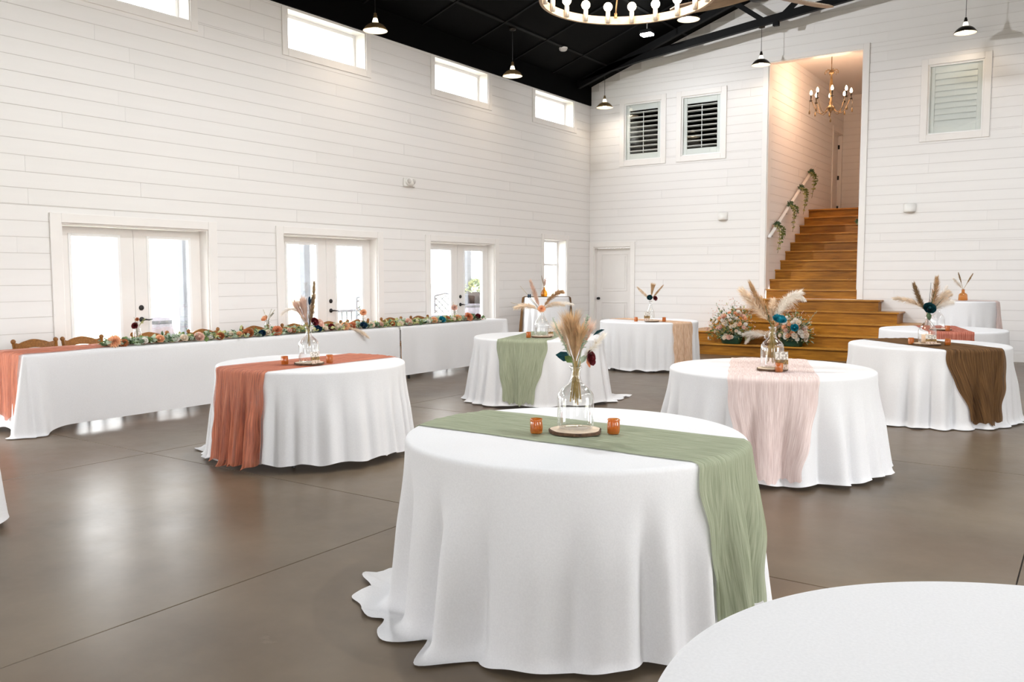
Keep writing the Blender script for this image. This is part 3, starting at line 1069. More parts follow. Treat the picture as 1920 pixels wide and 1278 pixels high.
# ------------------------------------------------------------------ roof truss by the back wall
tr = thing('roof_truss', 'black roof truss crossing just before the white gable wall', 'truss', (0.0, -0.62, 5.6))
YT = -0.62
def beam(pts, wd, hgt, name):
    """Flat bar along pts in the truss plane (x, z = centre line)."""
    mb = MB()
    for i in range(len(pts) - 1):
        p, q = Vector((pts[i][0], 0, pts[i][1] - 5.6)), Vector((pts[i + 1][0], 0, pts[i + 1][1] - 5.6))
        dd = (q - p).normalized()
        n = Vector((-dd.z, 0, dd.x)) * hgt / 2
        y = Vector((0, wd / 2, 0))
        mb.add([p - n - y, q - n - y, q + n - y, p + n - y, p - n + y, q - n + y, q + n + y, p + n + y],
               [(0, 1, 2, 3), (7, 6, 5, 4), (0, 4, 5, 1), (1, 5, 6, 2), (2, 6, 7, 3), (3, 7, 4, 0)])
    return mb.build(name, M['black_steel'], tr)
beam([(0.04, 5.62), (1.5, 5.86), (RIDGE, 6.40)], 0.09, 0.14, 'bottom_chord')
beam([(RIDGE, 6.40), (W - 1.5, 5.86), (W - 0.04, 5.62)], 0.09, 0.14, 'bottom_chord')
beam([(0.05, roof_z(0.05) - 0.10), (RIDGE, roof_z(RIDGE) - 0.10)], 0.09, 0.13, 'top_chord')
beam([(RIDGE, roof_z(RIDGE) - 0.10), (W - 0.05, roof_z(0.05) - 0.10)], 0.09, 0.13, 'top_chord')
for (p, q) in (((4.02, 6.17), (3.42, 6.62)), ((4.35, 6.2), (5.6, 7.25)), ((1.75, 5.9), (1.45, 5.98)), ((RIDGE, 6.4), (RIDGE, 7.5))):
    beam([p, q], 0.06, 0.09, 'web')
mb = MB(); mb.box(4.19, 4.30, -0.04, 0.04, 0.44, 0.54, 0.006)
mb.build('bracket', M['black_steel'], tr)

# ------------------------------------------------------------------ pendant lamps
def make_pendant(label, group, drop, finish):
    t = thing('pendant_lamp', label, 'pendant lamp', (0, 0, 0), 0, group)
    R = 0.172
    # origin at the shade's rim
    sh = MB()
    prof = [(R, 0.0), (R + 0.004, 0.004), (R * 0.96, 0.022), (R * 0.82, 0.055), (R * 0.62, 0.085), (R * 0.40, 0.104), (0.045, 0.114)]
    sh.lathe(prof, 32)
    o = sh.build('shade', finish, t, True)
    li = MB()
    li.lathe([(R - 0.002, 0.001), (R * 0.94, 0.020), (R * 0.80, 0.052), (R * 0.60, 0.081), (R * 0.38, 0.100), (0.0, 0.106)], 32)
    li.build('shade_liner', M['shade_liner'], t, True)
    nk = MB(); nk.lathe([(0.044, 0.114), (0.040, 0.135), (0.034, 0.160), (0.026, 0.178)], 18)
    nk.build('neck', M['neck_glass'], t, True)
    cp = MB(); cp.lathe([(0.027, 0.176), (0.027, 0.215), (0.020, 0.222), (0.020, 0.245), (0.008, 0.252), (0.0, 0.252)], 16)
    cp.build('socket', finish, t, True)
    bb = MB(); bb.sphere((0, 0, 0.045), 0.042, 14, 10)
    bb.build('bulb', M['bulb_warm'], t, True)
    cd = MB(); cd.tube([(0, 0, 0.25), (0, 0, drop)], 0.0045, 6)
    cd.build('cord', M['black_metal'], t)
    ca = MB(); ca.lathe([(0.06, drop), (0.06, drop - 0.02), (0.02, drop - 0.035), (0.0, drop - 0.035)], 16)
    ca.build('canopy', M['dark_bronze'], t, True)
    return t
PEND = [
    ((0.689, -7.473, 4.951), 'brass pendant lamp nearest along the left wall, by the second high window', 0),
    ((0.688, -4.015, 4.965), 'brass pendant lamp above the third high window of the left wall', 0),
    ((0.665, -0.575, 4.967), 'brass pendant lamp in the far left corner before the shuttered windows', 0),
    ((3.964, -0.575, 5.385), 'dark pendant lamp hanging at the left top corner of the stair opening', 1),
    ((3.969, -4.015, 5.388), 'pendant lamp seen from below between the ring chandelier and the black truss', 1),
    ((7.358, -0.575, 5.433), 'dark pendant lamp above the right hand loft window', 1),
]
prot = {}
for loc, label, kind in PEND:
    top = (roof_z(loc[0]) - 0.02) if not (kind == 1 and loc[1] > -1 and loc[0] < 5) else 6.085
    drop = top - loc[2]
    p = make_pendant(label, 'barn pendant lamps', drop, M['brass'] if kind == 0 else M['dark_bronze'])
    p.location = loc
    spot_light('pendant_light', (loc[0], loc[1], loc[2] + 0.005), 9, (1.0, 0.82, 0.62), math.radians(165), 0.08)

# ------------------------------------------------------------------ ring chandelier
RC = (5.875, -9.835, 3.885)
rg = thing('ring_chandelier', 'large whitewashed wooden ring chandelier with globe bulbs at the top of the picture', 'chandelier', RC)
RR = 0.762
mb = MB()
mb.lathe([(RR, -0.035), (RR, 0.035), (RR - 0.028, 0.035), (RR - 0.028, -0.035), (RR, -0.035)], 96)
mb.build('ring_band', M['whitewash'], rg, True)
for p in rg.children:
    for pl in p.data.polygons: pl.use_smooth = False
NB = 20
for k in range(NB):
    a = 2 * PI * (k + 0.3) / NB
    x, y = (RR - 0.045) * math.cos(a), (RR - 0.045) * math.sin(a)
    s = MB(); s.lathe([(0.022, -0.03), (0.022, 0.075), (0.019, 0.08), (0.0, 0.08)], 12, (x, y, 0), True)
    c_ = s.build('candle_sleeve', M['steel'], rg, True)
    b_ = MB(); b_.sphere((x, y, 0.118), 0.041, 14, 10)
    b_.build('bulb', M['bulb_warm'], c_, True)
for k in range(4):
    a = 2 * PI * k / 4 + 0.62
    x, y = (RR - 0.045) * math.cos(a), (RR - 0.045) * math.sin(a)
    s = MB(); s.tube([(x, y, 0.035), (0.05 * math.cos(a), 0.05 * math.sin(a), 0.95)], 0.006, 6)
    s.tube([(x, y, 0.02), (x, y, 0.06)], 0.014, 8)
    s.build('suspension_rod', M['brass'], rg)
mb = MB(); mb.lathe([(0.0, 0.88), (0.05, 0.9), (0.06, 0.95), (0.03, 1.02), (0.012, 1.06), (0.012, 7.55 - RC[2])], 14)
mb.build('hub', M['dark_bronze'], rg, True)
point_light('chandelier_light', (RC[0], RC[1], RC[2] + 0.12), 110, (1.0, 0.80, 0.58), 0.6)

# ------------------------------------------------------------------ ceiling fan
FC = (5.67, -5.78, 4.99)
fan = thing('ceiling_fan', 'large ceiling fan with pale wooden blades behind the ring chandelier', 'fan', FC)
mb = MB(); mb.lathe([(0.0, -0.07), (0.12, -0.06), (0.15, 0.0), (0.15, 0.08), (0.08, 0.14), (0.02, 0.16), (0.02, roof_z(FC[0]) - FC[2] - 0.02), (0.0, roof_z(FC[0]) - FC[2] - 0.02)], 24)
mb.build('motor', M['black_steel'], fan, True)
for k in range(3):
    a = math.radians(60 + 120 * k)
    mb = MB()
    n = 14
    vs, fs = [], []
    for i in range(n + 1):
        q = i / n
        r = 0.14 + 1.05 * q
        wv = 0.055 + 0.075 * math.sin(min(1, q * 1.25) * PI * 0.62) - (0.06 * smoothstep(0.88, 1.0, q))
        tw = 0.30 - 0.12 * q
        for sdz in (0.008, -0.008):
            for sg in (1, -1):
                vs.append((r, sg * wv * math.cos(tw), sg * wv * math.sin(tw) + sdz))
    for i in range(n):
        b0, b1 = i * 4, i * 4 + 4
        fs += [(b0, b0 + 1, b1 + 1, b1), (b0 + 3, b0 + 2, b1 + 2, b1 + 3), (b0 + 1, b0 + 3, b1 + 3, b1 + 1), (b0 + 2, b0, b1, b1 + 2)]
    fs += [(0, 2, 3, 1), (n * 4, n * 4 + 1, n * 4 + 3, n * 4 + 2)]
    mb.add([(x * math.cos(a) - y * math.sin(a), x * math.sin(a) + y * math.cos(a), z) for x, y, z in vs], fs)
    mb.build('blade', M['fan_wood'], fan)

# floodlight under the roof, smoke detector
fl = thing('floodlight', 'small square floodlight shining white under the black ceiling', 'light', (2.14, -1.66, 6.0))
mb = MB(); mb.box(-0.12, 0.12, -0.09, 0.09, 0.0, 0.07, 0.01)
mb.build('housing', M['black_steel'], fl)
mb = MB(); mb.box(-0.105, 0.105, -0.075, 0.075, -0.035, -0.001, 0.004)
mb.build('lens', M['bulb_flood'], fl)
mb = MB(); mb.tube([(0, 0, 0.07), (0, 0, roof_z(2.14) - 6.0)], 0.012, 8)
mb.build('hanger', M['steel'], fl)
for (x, y, p) in ((2.14, -1.66, 40), (9.0, -4.6, 260), (10.0, -8.0, 160), (4.9, -11.0, 400), (9.2, -12.0, 270), (3.3, -6.6, 130), (6.1, -15.5, 160)):
    spot_light('flood_and_fill_light', (x, y, 5.95), p, (0.95, 0.98, 1.0), math.radians(168), 0.09, None, 0.5)  # first belongs to the floodlight; the rest are added fill without fixtures
st_spot = spot_light('back_wall_fill_spot', (1.25, -7.0, 5.85), 720, (0.97, 0.98, 1.0), math.radians(112), 0.06, None, 0.8)  # added unseen spot: brightens the back wall, angled after the stair shadow
st_spot.rotation_euler = (Vector((7.4, 0.0, 2.6)) - Vector((1.25, -7.0, 5.85))).to_track_quat('-Z', 'Y').to_euler()
sd = thing('smoke_detector', 'round pale smoke detector on the black ceiling', 'detector', (0.723, -2.354, roof_z(0.723)), 0)
mb = MB(); mb.lathe([(0.075, -0.022), (0.075, -0.045), (0.055, -0.062), (0.0, -0.065)], 20)
mb.build('housing', M['plastic_grey'], sd, True)
mb = MB(); mb.lathe([(0.085, -0.001), (0.085, -0.022), (0.075, -0.022)], 20)
mb.build('base', M['plastic_white'], sd, True)

# sconces and emergency light
def sconce(x, z, label):
    t = thing('wall_sconce', label, 'sconce', (x, 0, z), 0, 'white half-round wall sconces')
    mb = MB()
    n = 14
    R, h = 0.10, 0.075
    vs, fs = [], []
    for zz, rr in ((-h, R * 0.92), (-h * 0.8, R), (h, R), (h, R * 0.9)):
        for i in range(n + 1):
            a = PI + PI * i / n
            vs.append((rr * math.cos(a), rr * 0.95 * math.sin(a) - 0.002, zz))
    for k in range(3):
        for i in range(n):
            p = k * (n + 1) + i
            fs.append((p, p + 1, p + n + 2, p + n + 1))
    fs.append(tuple(range(n, -1, -1)))
    mb.add(vs, fs)
    mb.build('shade', M['plastic_white'], t, True)
    b = MB(); b.box(-0.05, 0.05, -0.012, -0.001, -0.05, 0.06)
    b.build('back_plate', M['plastic_white'], t)
sconce(3.062, 2.65, 'white half-round wall sconce left of the stair opening')
sconce(6.510, 2.66, 'white half-round wall sconce right of the stair opening')
em = thing('emergency_light', 'white oval emergency light high on the left plank wall', 'emergency light', (0.0, -6.02, 2.99))
mb = MB(); mb.box(0.001, 0.035, -0.135, 0.135, -0.075, 0.065, 0.012)
mb.build('back_box', M['plastic_white'], em)
mb = MB(); mb.sphere((0.035, 0, -0.005), 0.11, 20, 12, (0.5, 1, 0.58))
mb.build('housing', M['plastic_white'], em, True)
for s in (-1, 1):
    mb = MB(); mb.sphere((0.07, s * 0.055, 0.012), 0.042, 14, 8, (0.7, 1, 1))
    mb.build('lamp_head', M['plastic_grey'], em, True)

# ------------------------------------------------------------------ stair chandelier
CH = Vector((4.78, 1.25, 5.05))
ch = thing('candle_chandelier', 'brass candle chandelier with drop pendants hanging in the stairwell', 'chandelier', CH)
mb = MB(); mb.lathe([(0.0, -0.36), (0.012, -0.35), (0.02, -0.33), (0.075, -0.27), (0.085, -0.25), (0.05, -0.22), (0.03, -0.20), (0.035, -0.15), (0.018, -0.10), (0.028, 0.05), (0.034, 0.2), (0.02, 0.33), (0.012, 0.40), (0.05, 0.42), (0.06, 0.44), (0.03, 0.48), (0.008, 0.50), (0.006, 0.62)], 16)
mb.build('column', M['brass'], ch, True)
mb = MB(); mb.tube([(0, 0, 0.6), (0, 0, CZ - CH.z)], 0.008, 6)
mb.build('chain', M['brass'], ch)
mb = MB(); mb.lathe([(0.06, CZ - CH.z), (0.06, CZ - CH.z - 0.02), (0.01, CZ - CH.z - 0.04)], 16)
mb.build('canopy', M['brass'], ch, True)
for k in range(6):
    a = 2 * PI * k / 6
    mb = MB()
    mb.tube([(r * math.cos(a), r * math.sin(a), z) for r, z in ((0.02, 0.44), (0.06, 0.49), (0.105, 0.49), (0.13, 0.45), (0.125, 0.41), (0.115, 0.43))], 0.006, 6)
    mb.build('crown_scroll', M['brass'], ch, True)
for k in range(8):
    a = 2 * PI * k / 8 + 0.30
    ca_, sa_ = math.cos(a), math.sin(a)
    def P_(r, z): return (r * ca_, r * sa_, z)
    mb = MB()
    mb.tube([P_(r, z) for r, z in ((0.05, -0.24), (0.11, -0.33), (0.19, -0.36), (0.26, -0.32), (0.31, -0.22), (0.345, -0.12), (0.385, -0.08), (0.40, -0.12))], 0.007, 6)
    arm = mb.build('arm', M['brass'], ch, True)
    mb = MB(); mb.lathe([(0.0, -0.11), (0.03, -0.10), (0.034, -0.085), (0.012, -0.08), (0.012, -0.02), (0.016, -0.02), (0.016, 0.02), (0.0, 0.02)], 10, (0.375 * ca_, 0.375 * sa_, 0))
    mb.build('candle_cup', M['dark_bronze'], arm, True)
    mb = MB(); mb.lathe([(0.008, 0.02), (0.024, 0.04), (0.026, 0.065), (0.014, 0.10), (0.0, 0.12)], 12, (0.375 * ca_, 0.375 * sa_, 0))
    mb.build('bulb', M['bulb_candle'], arm, True)
    mb = MB(); mb.tube([P_(0.40, -0.12), P_(0.40, -0.26)], 0.003, 5)
    mb.lathe([(0.0, -0.26), (0.008, -0.28), (0.018, -0.325), (0.014, -0.35), (0.0, -0.36)], 8, (0.40 * ca_, 0.40 * sa_, 0))
    mb.build('drop', M['brass'], arm, True)
mb = MB(); mb.tube([(0, 0, -0.36), (0, 0, -0.43)], 0.003, 5); mb.lathe([(0.0, -0.43), (0.008, -0.45), (0.018, -0.50), (0.014, -0.53), (0.0, -0.54)], 8)
mb.build('centre_drop', M['brass'], ch, True)
point_light('stairwell_light', CH + Vector((0, 0, 0.06)), 40, (1.0, 0.60, 0.38), 0.36)

# ------------------------------------------------------------------ tablecloths and tables
class Drape:
    """Round cloth over a round table: radius and height of the hanging cloth at angle and drop."""
    def __init__(s, cx, cy, R, z, nf=18, amp=0.034, flare=0.055, seed=1, lobes=(), hem=0.03, ht=None):
        s.cx, s.cy, s.R, s.z = cx, cy, R, z
        s.nf, s.amp, s.flare = nf, amp, flare
        rnd = random.Random(seed)
        s.ph = [rnd.uniform(0, 6.28) for _ in range(8)]
        s.lobes = lobes
        s.hem = hem
        s.e = 0.022
    def fold(s, th):
        q = th * s.nf + 1.6 * math.sin(2 * th + s.ph[0]) + 1.3 * math.sin(3 * th + s.ph[1]) + 0.7 * math.sin(5 * th + s.ph[2])
        a = 0.75 + 0.35 * math.sin(3 * th + s.ph[3]) + 0.25 * math.sin(7 * th + s.ph[4])
        v = 2 * abs(math.cos(q / 2 + s.ph[5])) - 1
        return a * (0.85 * v + 0.15 * math.cos(q + 2 * s.ph[5])) + 0.16 * math.sin(1.7 * q + s.ph[6]) + 0.35 * math.sin(3 * th + s.ph[7])
    def length(s, th):
        L = s.z - s.hem - 0.012 * s.fold(th) + 0.010 * math.sin(s.nf * th * 0.5 + s.ph[7])
        for (c, wd, ex) in s.lobes:
            dd = math.atan2(math.sin(th - c), math.cos(th - c))
            L += ex * math.exp(-(dd / wd) ** 2) * (1.0 + 0.18 * math.sin(th * 23 + s.ph[2]))
        return L
    def at(s, th, d, off=0.0):
        """Point at drop d along the cloth from the rim."""
        e = s.e
        f = s.fold(th)
        zt = s.z - 0.009
        if d < e * PI / 2:
            q = d / e
            r = s.R - e + e * math.sin(q)
            z = s.z - e + e * math.cos(q)
            g = 0.0
        else:
            dd = d - e * PI / 2
            H = zt - e
            t = min(1.0, dd / H)
            g = smoothstep(0.0, 0.55, t) * (0.42 + 0.58 * t)
            rb = 0.06
            if dd <= H - rb:
                z = s.z - e - dd
                r = s.R + s.flare * t ** 1.5
            else:
                k = dd - (H - rb)
                r0 = s.R + s.flare * t ** 1.5
                if k < rb * PI / 2:
                    r = r0 + rb * (1 - math.cos(k / rb))
                    z = 0.009 + rb - rb * math.sin(k / rb)
                else:
                    kk = k - rb * PI / 2
                    r = r0 + rb + kk * 0.92
                    z = 0.009 + 0.016 * (0.5 + 0.5 * math.sin(th * 31 + kk * 40)) * min(1, kk / 0.06)
        r += s.amp * g * f + off
        return (s.cx + r * math.cos(th), s.cy + r * math.sin(th), z)
    def mesh(s, nth=320, nd=36):
        mb = MB()
        vs = [(s.cx, s.cy, s.z)]
        rings = [0.25, 0.5, 0.75, 0.9]
        for q in rings:
            for j in range(nth):
                a = 2 * PI * j / nth
                r = (s.R - s.e) * q
                vs.append((s.cx + r * math.cos(a), s.cy + r * math.sin(a), s.z))
        cols = []
        for j in range(nth):
            a = 2 * PI * j / nth
            L = s.length(a)
            cols.append((a, L))
        dr = [0.0, 0.25, 0.5, 0.75, 1.0]
        for q in dr:
            for (a, L) in cols:
                vs.append(s.at(a, q * s.e * PI / 2))
        for i in range(1, nd + 1):
            q = i / nd
            for (a, L) in cols:
                d0 = s.e * PI / 2
                vs.append(s.at(a, d0 + (L - d0) * q))
        nr = len(rings) + len(dr) + nd
        fs = []
        for j in range(nth):
            j2 = (j + 1) % nth
            fs.append((0, 1 + j, 1 + j2))
            for i in range(nr - 1):
                p = 1 + i * nth
                fs.append((p + j, p + nth + j, p + nth + j2, p + j2))
        mb.add(vs, fs)
        return mb

def table_round(cx, cy, R, z, label, pole=False, low=None):
    t = thing('cocktail_table' if pole else 'round_table', label, 'table', (cx, cy, 0), 0, 'cocktail tables' if pole else 'round banquet tables')
    mb = MB(); mb.lathe([(0.0, z - 0.035), (R - 0.02, z - 0.035), (R - 0.005, z - 0.03), (R - 0.005, z - 0.008), (R - 0.012, z - 0.004), (0.0, z - 0.004)], 64)
    mb.build('tabletop', M['tabletop'], t, False)
    if pole:
        mb = MB(); mb.tube([(0, 0, 0.02), (0, 0, z - 0.035)], 0.035, 12)
        mb.build('post', M['black_metal'], t)
        mb = MB(); mb.lathe([(0.0, 0.03), (0.25, 0.012), (0.26, 0.0), (0.0, 0.0)], 24)
        mb.build('foot', M['black_metal'], t)
    else:
        for sx in (-1, 1):
            for sy in (-1, 1):
                mb = MB()
                mb.tube([(sx * 0.30, sy * 0.42, z - 0.035), (sx * 0.34, sy * 0.52, 0.0)], 0.014, 8)
                mb.build('leg', M['black_metal'], t)
    return t

def runner_round(name, label, cat, D, direction, width, mat, hangs, conv=0.12, seed=3, off=0.010, skew=0.0, extra=0.006, top_end=None, group='gauze table runners'):
    """A gauze strip across a draped round table, hanging over the rim at its ends.
    direction: unit vector; hangs: drop length at (-, +) ends."""
    rnd = random.Random(seed)
    u = Vector((direction[0], direction[1])).normalized()
    v = Vector((-u.y, u.x))
    nc = 56
    ph = [rnd.uniform(0, 6.28) for _ in range(8)]
    cols = []
    def wrinkle(q, s):
        return (math.sin(q * 41 + ph[0] + 1.3 * math.sin(s * 3.1 + ph[1])) * 0.5 + math.sin(q * 73 + ph[2] + 1.7 * math.sin(s * 4.3 + ph[3])) * 0.35 + math.sin(q * 19 + ph[4] + s * 1.5) * 0.5)
    nt, nh = 44, 40
    grid = []
    uvs = []
    e = D.e
    Rr = D.R
    for i in range(nc + 1):
        q = i / nc
        t = (q - 0.5) * width
        col = []
        half = math.sqrt(max(0.01, (Rr - e) ** 2 - t * t))
        for side in (-1, 1):
            H = hangs[0] if side < 0 else hangs[1]
            seg = []
            if H > 0:
                H = H * (1 + 0.02 * math.sin(q * 17 + ph[5]) + 0.012 * math.sin(q * 47 + ph[6])) - 0.05 * (math.cos(q * PI * 2) * 0.5 + 0.5) * 0.4
                for k in range(nh, 0, -1):
                    d = H * k / nh
                    tt = t * (1 - conv * smoothstep(0.02, 1.0, d / 0.75)) + skew * smoothstep(0.02, 1.0, d / 0.75) + 0.007 * math.sin(d * 23 + ph[7]) * (smoothstep(0.8, 1.0, q) - smoothstep(0.2, 0.0, q) if q >= 0.5 else -smoothstep(0.8, 1.0, 1 - q))
                    hh = math.sqrt(max(0.01, (Rr) ** 2 - tt * tt)) * side
                    p2 = u * hh + v * tt
                    th = math.atan2(p2.y, p2.x)
                    wv = wrinkle(q, d) * extra * smoothstep(0.0, 0.1, d)
                    pt = D.at(th, d, off + wv + 0.012 * smoothstep(0, 0.3, d))
                    seg.append((pt, (q * width, (half + d) * side)))
            seg_top = []
            for k in range(nt // 2, -1 if side < 0 else 0, -1):
                s_ = half * k / (nt // 2) * side
                if top_end is not None:
                    s_ = max(-top_end, min(top_end, s_)) if False else s_
                p2 = u * s_ + v * (t + 0.004 * math.sin(s_ * 11 + ph[1]))
                zz = D.z + 0.003 + 0.0022 * (1 + wrinkle(q, s_))
                seg_top.append(((D.cx + p2.x, D.cy + p2.y, zz), (q * width, s_)))
            full = seg + seg_top
            if side < 0:
                col += full
            else:
                col += full[::-1]
        cols.append(col)
    mb = MB()
    n = len(cols[0])
    vs = [p for col in cols for (p, _) in col]
    mb.uv = [uv for col in cols for (_, uv) in col]
    fs = []
    for i in range(nc):
        for j in range(n - 1):
            fs.append((i * n + j, (i + 1) * n + j, (i + 1) * n + j + 1, i * n + j + 1))
    mb.add(vs, fs)
    o = mb.build(name, mat, None, True)
    return tag(o, label, cat, group)

TZ = 0.757
T = {
    'front': (7.382, -13.293), 'rust': (3.929, -11.728), 'sage': (3.859, -8.108), 'peach': (3.45, -4.215),
    'pink': (7.254, -10.055), 'brown': (7.893, -6.883), 'far': (7.65, -4.098), 'corner': (9.46, -15.10), 'left': (3.52, -14.90)}
R0 = 0.772
spec = {
    #        nf  amp   flare seed lobes (angle, width, extra)                          hem
    'front': (18, 0.066, 0.045, 4, ((-2.62, 0.34, 0.19), (-2.10, 0.22, 0.12), (-1.65, 0.25, 0.07), (2.6, 0.5, 0.12)), 0.008),
    'rust': (33, 0.044, 0.06, 5, ((-2.75, 0.28, 0.22), (-2.2, 0.3, 0.05), (2.5, 0.6, 0.1)), 0.045),
    'sage': (20, 0.048, 0.075, 6, ((0.75, 0.22, 0.26), (0.35, 0.25, 0.08), (-2.6, 0.4, 0.05), (-1.9, 0.3, 0.03)), 0.02),
    'peach': (26, 0.034, 0.02, 7, (), 0.02),
    'pink': (22, 0.064, 0.07, 8, (), 0.012),
    'brown': (20, 0.062, 0.055, 9, ((-1.2, 0.8, 0.05), (0.5, 0.5, 0.08)), 0.008),
    'far': (20, 0.040, 0.05, 10, (), 0.02),
    'corner': (16, 0.030, 0.05, 12, (), 0.03),
    'left': (17, 0.034, 0.05, 13, (), 0.03)}
nm = {
    'front': 'front round table under the white cloth with the long sage green runner',
    'rust': 'round table under the white cloth with the rust red runner near the long head table',
    'sage': 'round table under the white cloth with a tapering sage runner in the middle distance',
    'peach': 'round table under the white cloth with a peach runner before the white door',
    'pink': 'round table under the white cloth with the pale pink runner',
    'brown': 'round table under the white cloth with the dark brown runner',
    'far': 'far right round table with a coral runner behind the brown runner table',
    'corner': 'bare round table cut off at the lower right corner',
    'left': 'round table cut off at the left edge of the picture'}
DR = {}
for k, (cx, cy) in T.items():
    nf, amp, fl_, seed, lobes, hem = spec[k]
    D = Drape(cx, cy, R0, TZ, nf, amp, fl_, seed, lobes, hem)
    DR[k] = D
    table_round(cx, cy, R0 - 0.008, TZ, nm[k])
    o = D.mesh().build('tablecloth', M['cloth'], None, True)
    cl = nm[k].replace('round table under the white cloth', 'white tablecloth').replace('bare round table', 'bare white tablecloth').replace('far right round table', 'white tablecloth far right').replace('round table cut', 'white tablecloth cut')
    tag(o, ('white floor length cloth of the ' if False else '') + cl, 'tablecloth', 'white round tablecloths')

runner_round('table_runner', 'long sage green gauze runner across the front table, hanging at its right', 'table runner', DR['front'], (1, -0.02), 0.56, M['sage'], (0.55, 0.70), 0.38, 1)
runner_round('table_runner', 'rust red gauze runner hanging toward us from the round table by the head table', 'table runner', DR['rust'], (0.03, 1), 0.60, M['rust'], (0.74, 0.5), 0.05, 2, extra=0.011)
runner_round('table_runner', 'sage green gauze runner tapering down the front of the middle table', 'table runner', DR['sage'], (-0.305, 0.95), 0.58, M['sage'], (0.71, 0.5), 0.50, 3)
runner_round('table_runner', 'pale peach gauze runner on the round table before the white door', 'table runner', DR['peach'], (0.92, -0.38), 0.40, M['peach'], (0.5, 0.70), 0.05, 4)
runner_round('table_runner', 'pale pink gauze runner hanging down the front of the round table', 'table runner', DR['pink'], (-0.326, 0.945), 0.62, M['pink'], (0.72, 0.5), 0.45, 5)
runner_round('table_runner', 'dark brown gauze runner with a ragged hem on the right hand table', 'table runner', DR['brown'], (0.69, -0.724), 0.62, M['brown'], (0.45, 0.72), 0.45, 6, extra=0.010, skew=0.07)
runner_round('table_runner', 'coral gauze runner on the far right round table', 'table runner', DR['far'], (0.27, -0.96), 0.52, M['coral'], (0.45, 0.6), 0.10, 7, extra=0.010)

# tall cocktail tables
CT = {'left': (0.86, -3.16, 0.445, 1.077), 'right': (7.63, -1.88, 0.48, 1.072)}
for k, lab in (('left', 'tall cocktail table with white cloth by the narrow window'), ('right', 'tall cocktail table with white cloth before the far right wall')):
    cx, cy, R, z = CT[k]
    D = Drape(cx, cy, R, z, 15, 0.042, 0.05, 20 + len(k), (), 0.03)
    table_round(cx, cy, R - 0.008, z, lab, True)
    o = D.mesh(220, 34).build('tablecloth', M['cloth'], None, True)
    tag(o, lab.replace('tall cocktail table with white cloth', 'tall white cloth of the cocktail table'), 'tablecloth', 'cocktail tablecloths')
    DR['c' + k] = D
runner_round('table_runner', 'dark brown runner over the tall cocktail table by the narrow window', 'table runner', DR['cleft'], (RIGHT.x, RIGHT.y), 0.34, M['brown'], (0.95, 0.45), 0.05, 8)
runner_round('table_runner', 'pale pink runner over the tall cocktail table at the far right', 'table runner', DR['cright'], (1.0, 0.02), 0.34, M['pink'], (0.5, 0.85), 0.05, 9)

# ------------------------------------------------------------------ long head table
HX0, HX1 = 0.53, 1.26
HY = [-12.77, -10.22, -7.655, -5.0]
def folding_table(y0, y1, label):
    t = thing('folding_table', label, 'table', ((HX0 + HX1) / 2, (y0 + y1) / 2, 0), 0, 'folding tables of the head table')
    hx, hy = (HX1 - HX0) / 2 - 0.01, (y1 - y0) / 2 - 0.008
    mb = MB(); mb.box(-hx, hx, -hy, hy, TZ - 0.045, TZ - 0.005, 0.008)
    mb.build('tabletop', M['tabletop'], t)
    for sx in (-1, 1):
        for sy in (-1, 1):
            mb = MB(); mb.tube([(sx * (hx - 0.06), sy * (hy - 0.28), TZ - 0.045), (sx * (hx - 0.05), sy * (hy - 0.22), 0.0)], 0.014, 8)
            mb.tube([(sx * (hx - 0.05), sy * (hy - 0.22), 0.0), (sx * (hx - 0.05), sy * (hy - 0.22), 0.05)], 0.019, 8)
            mb.build('leg', M['black_metal'], t)
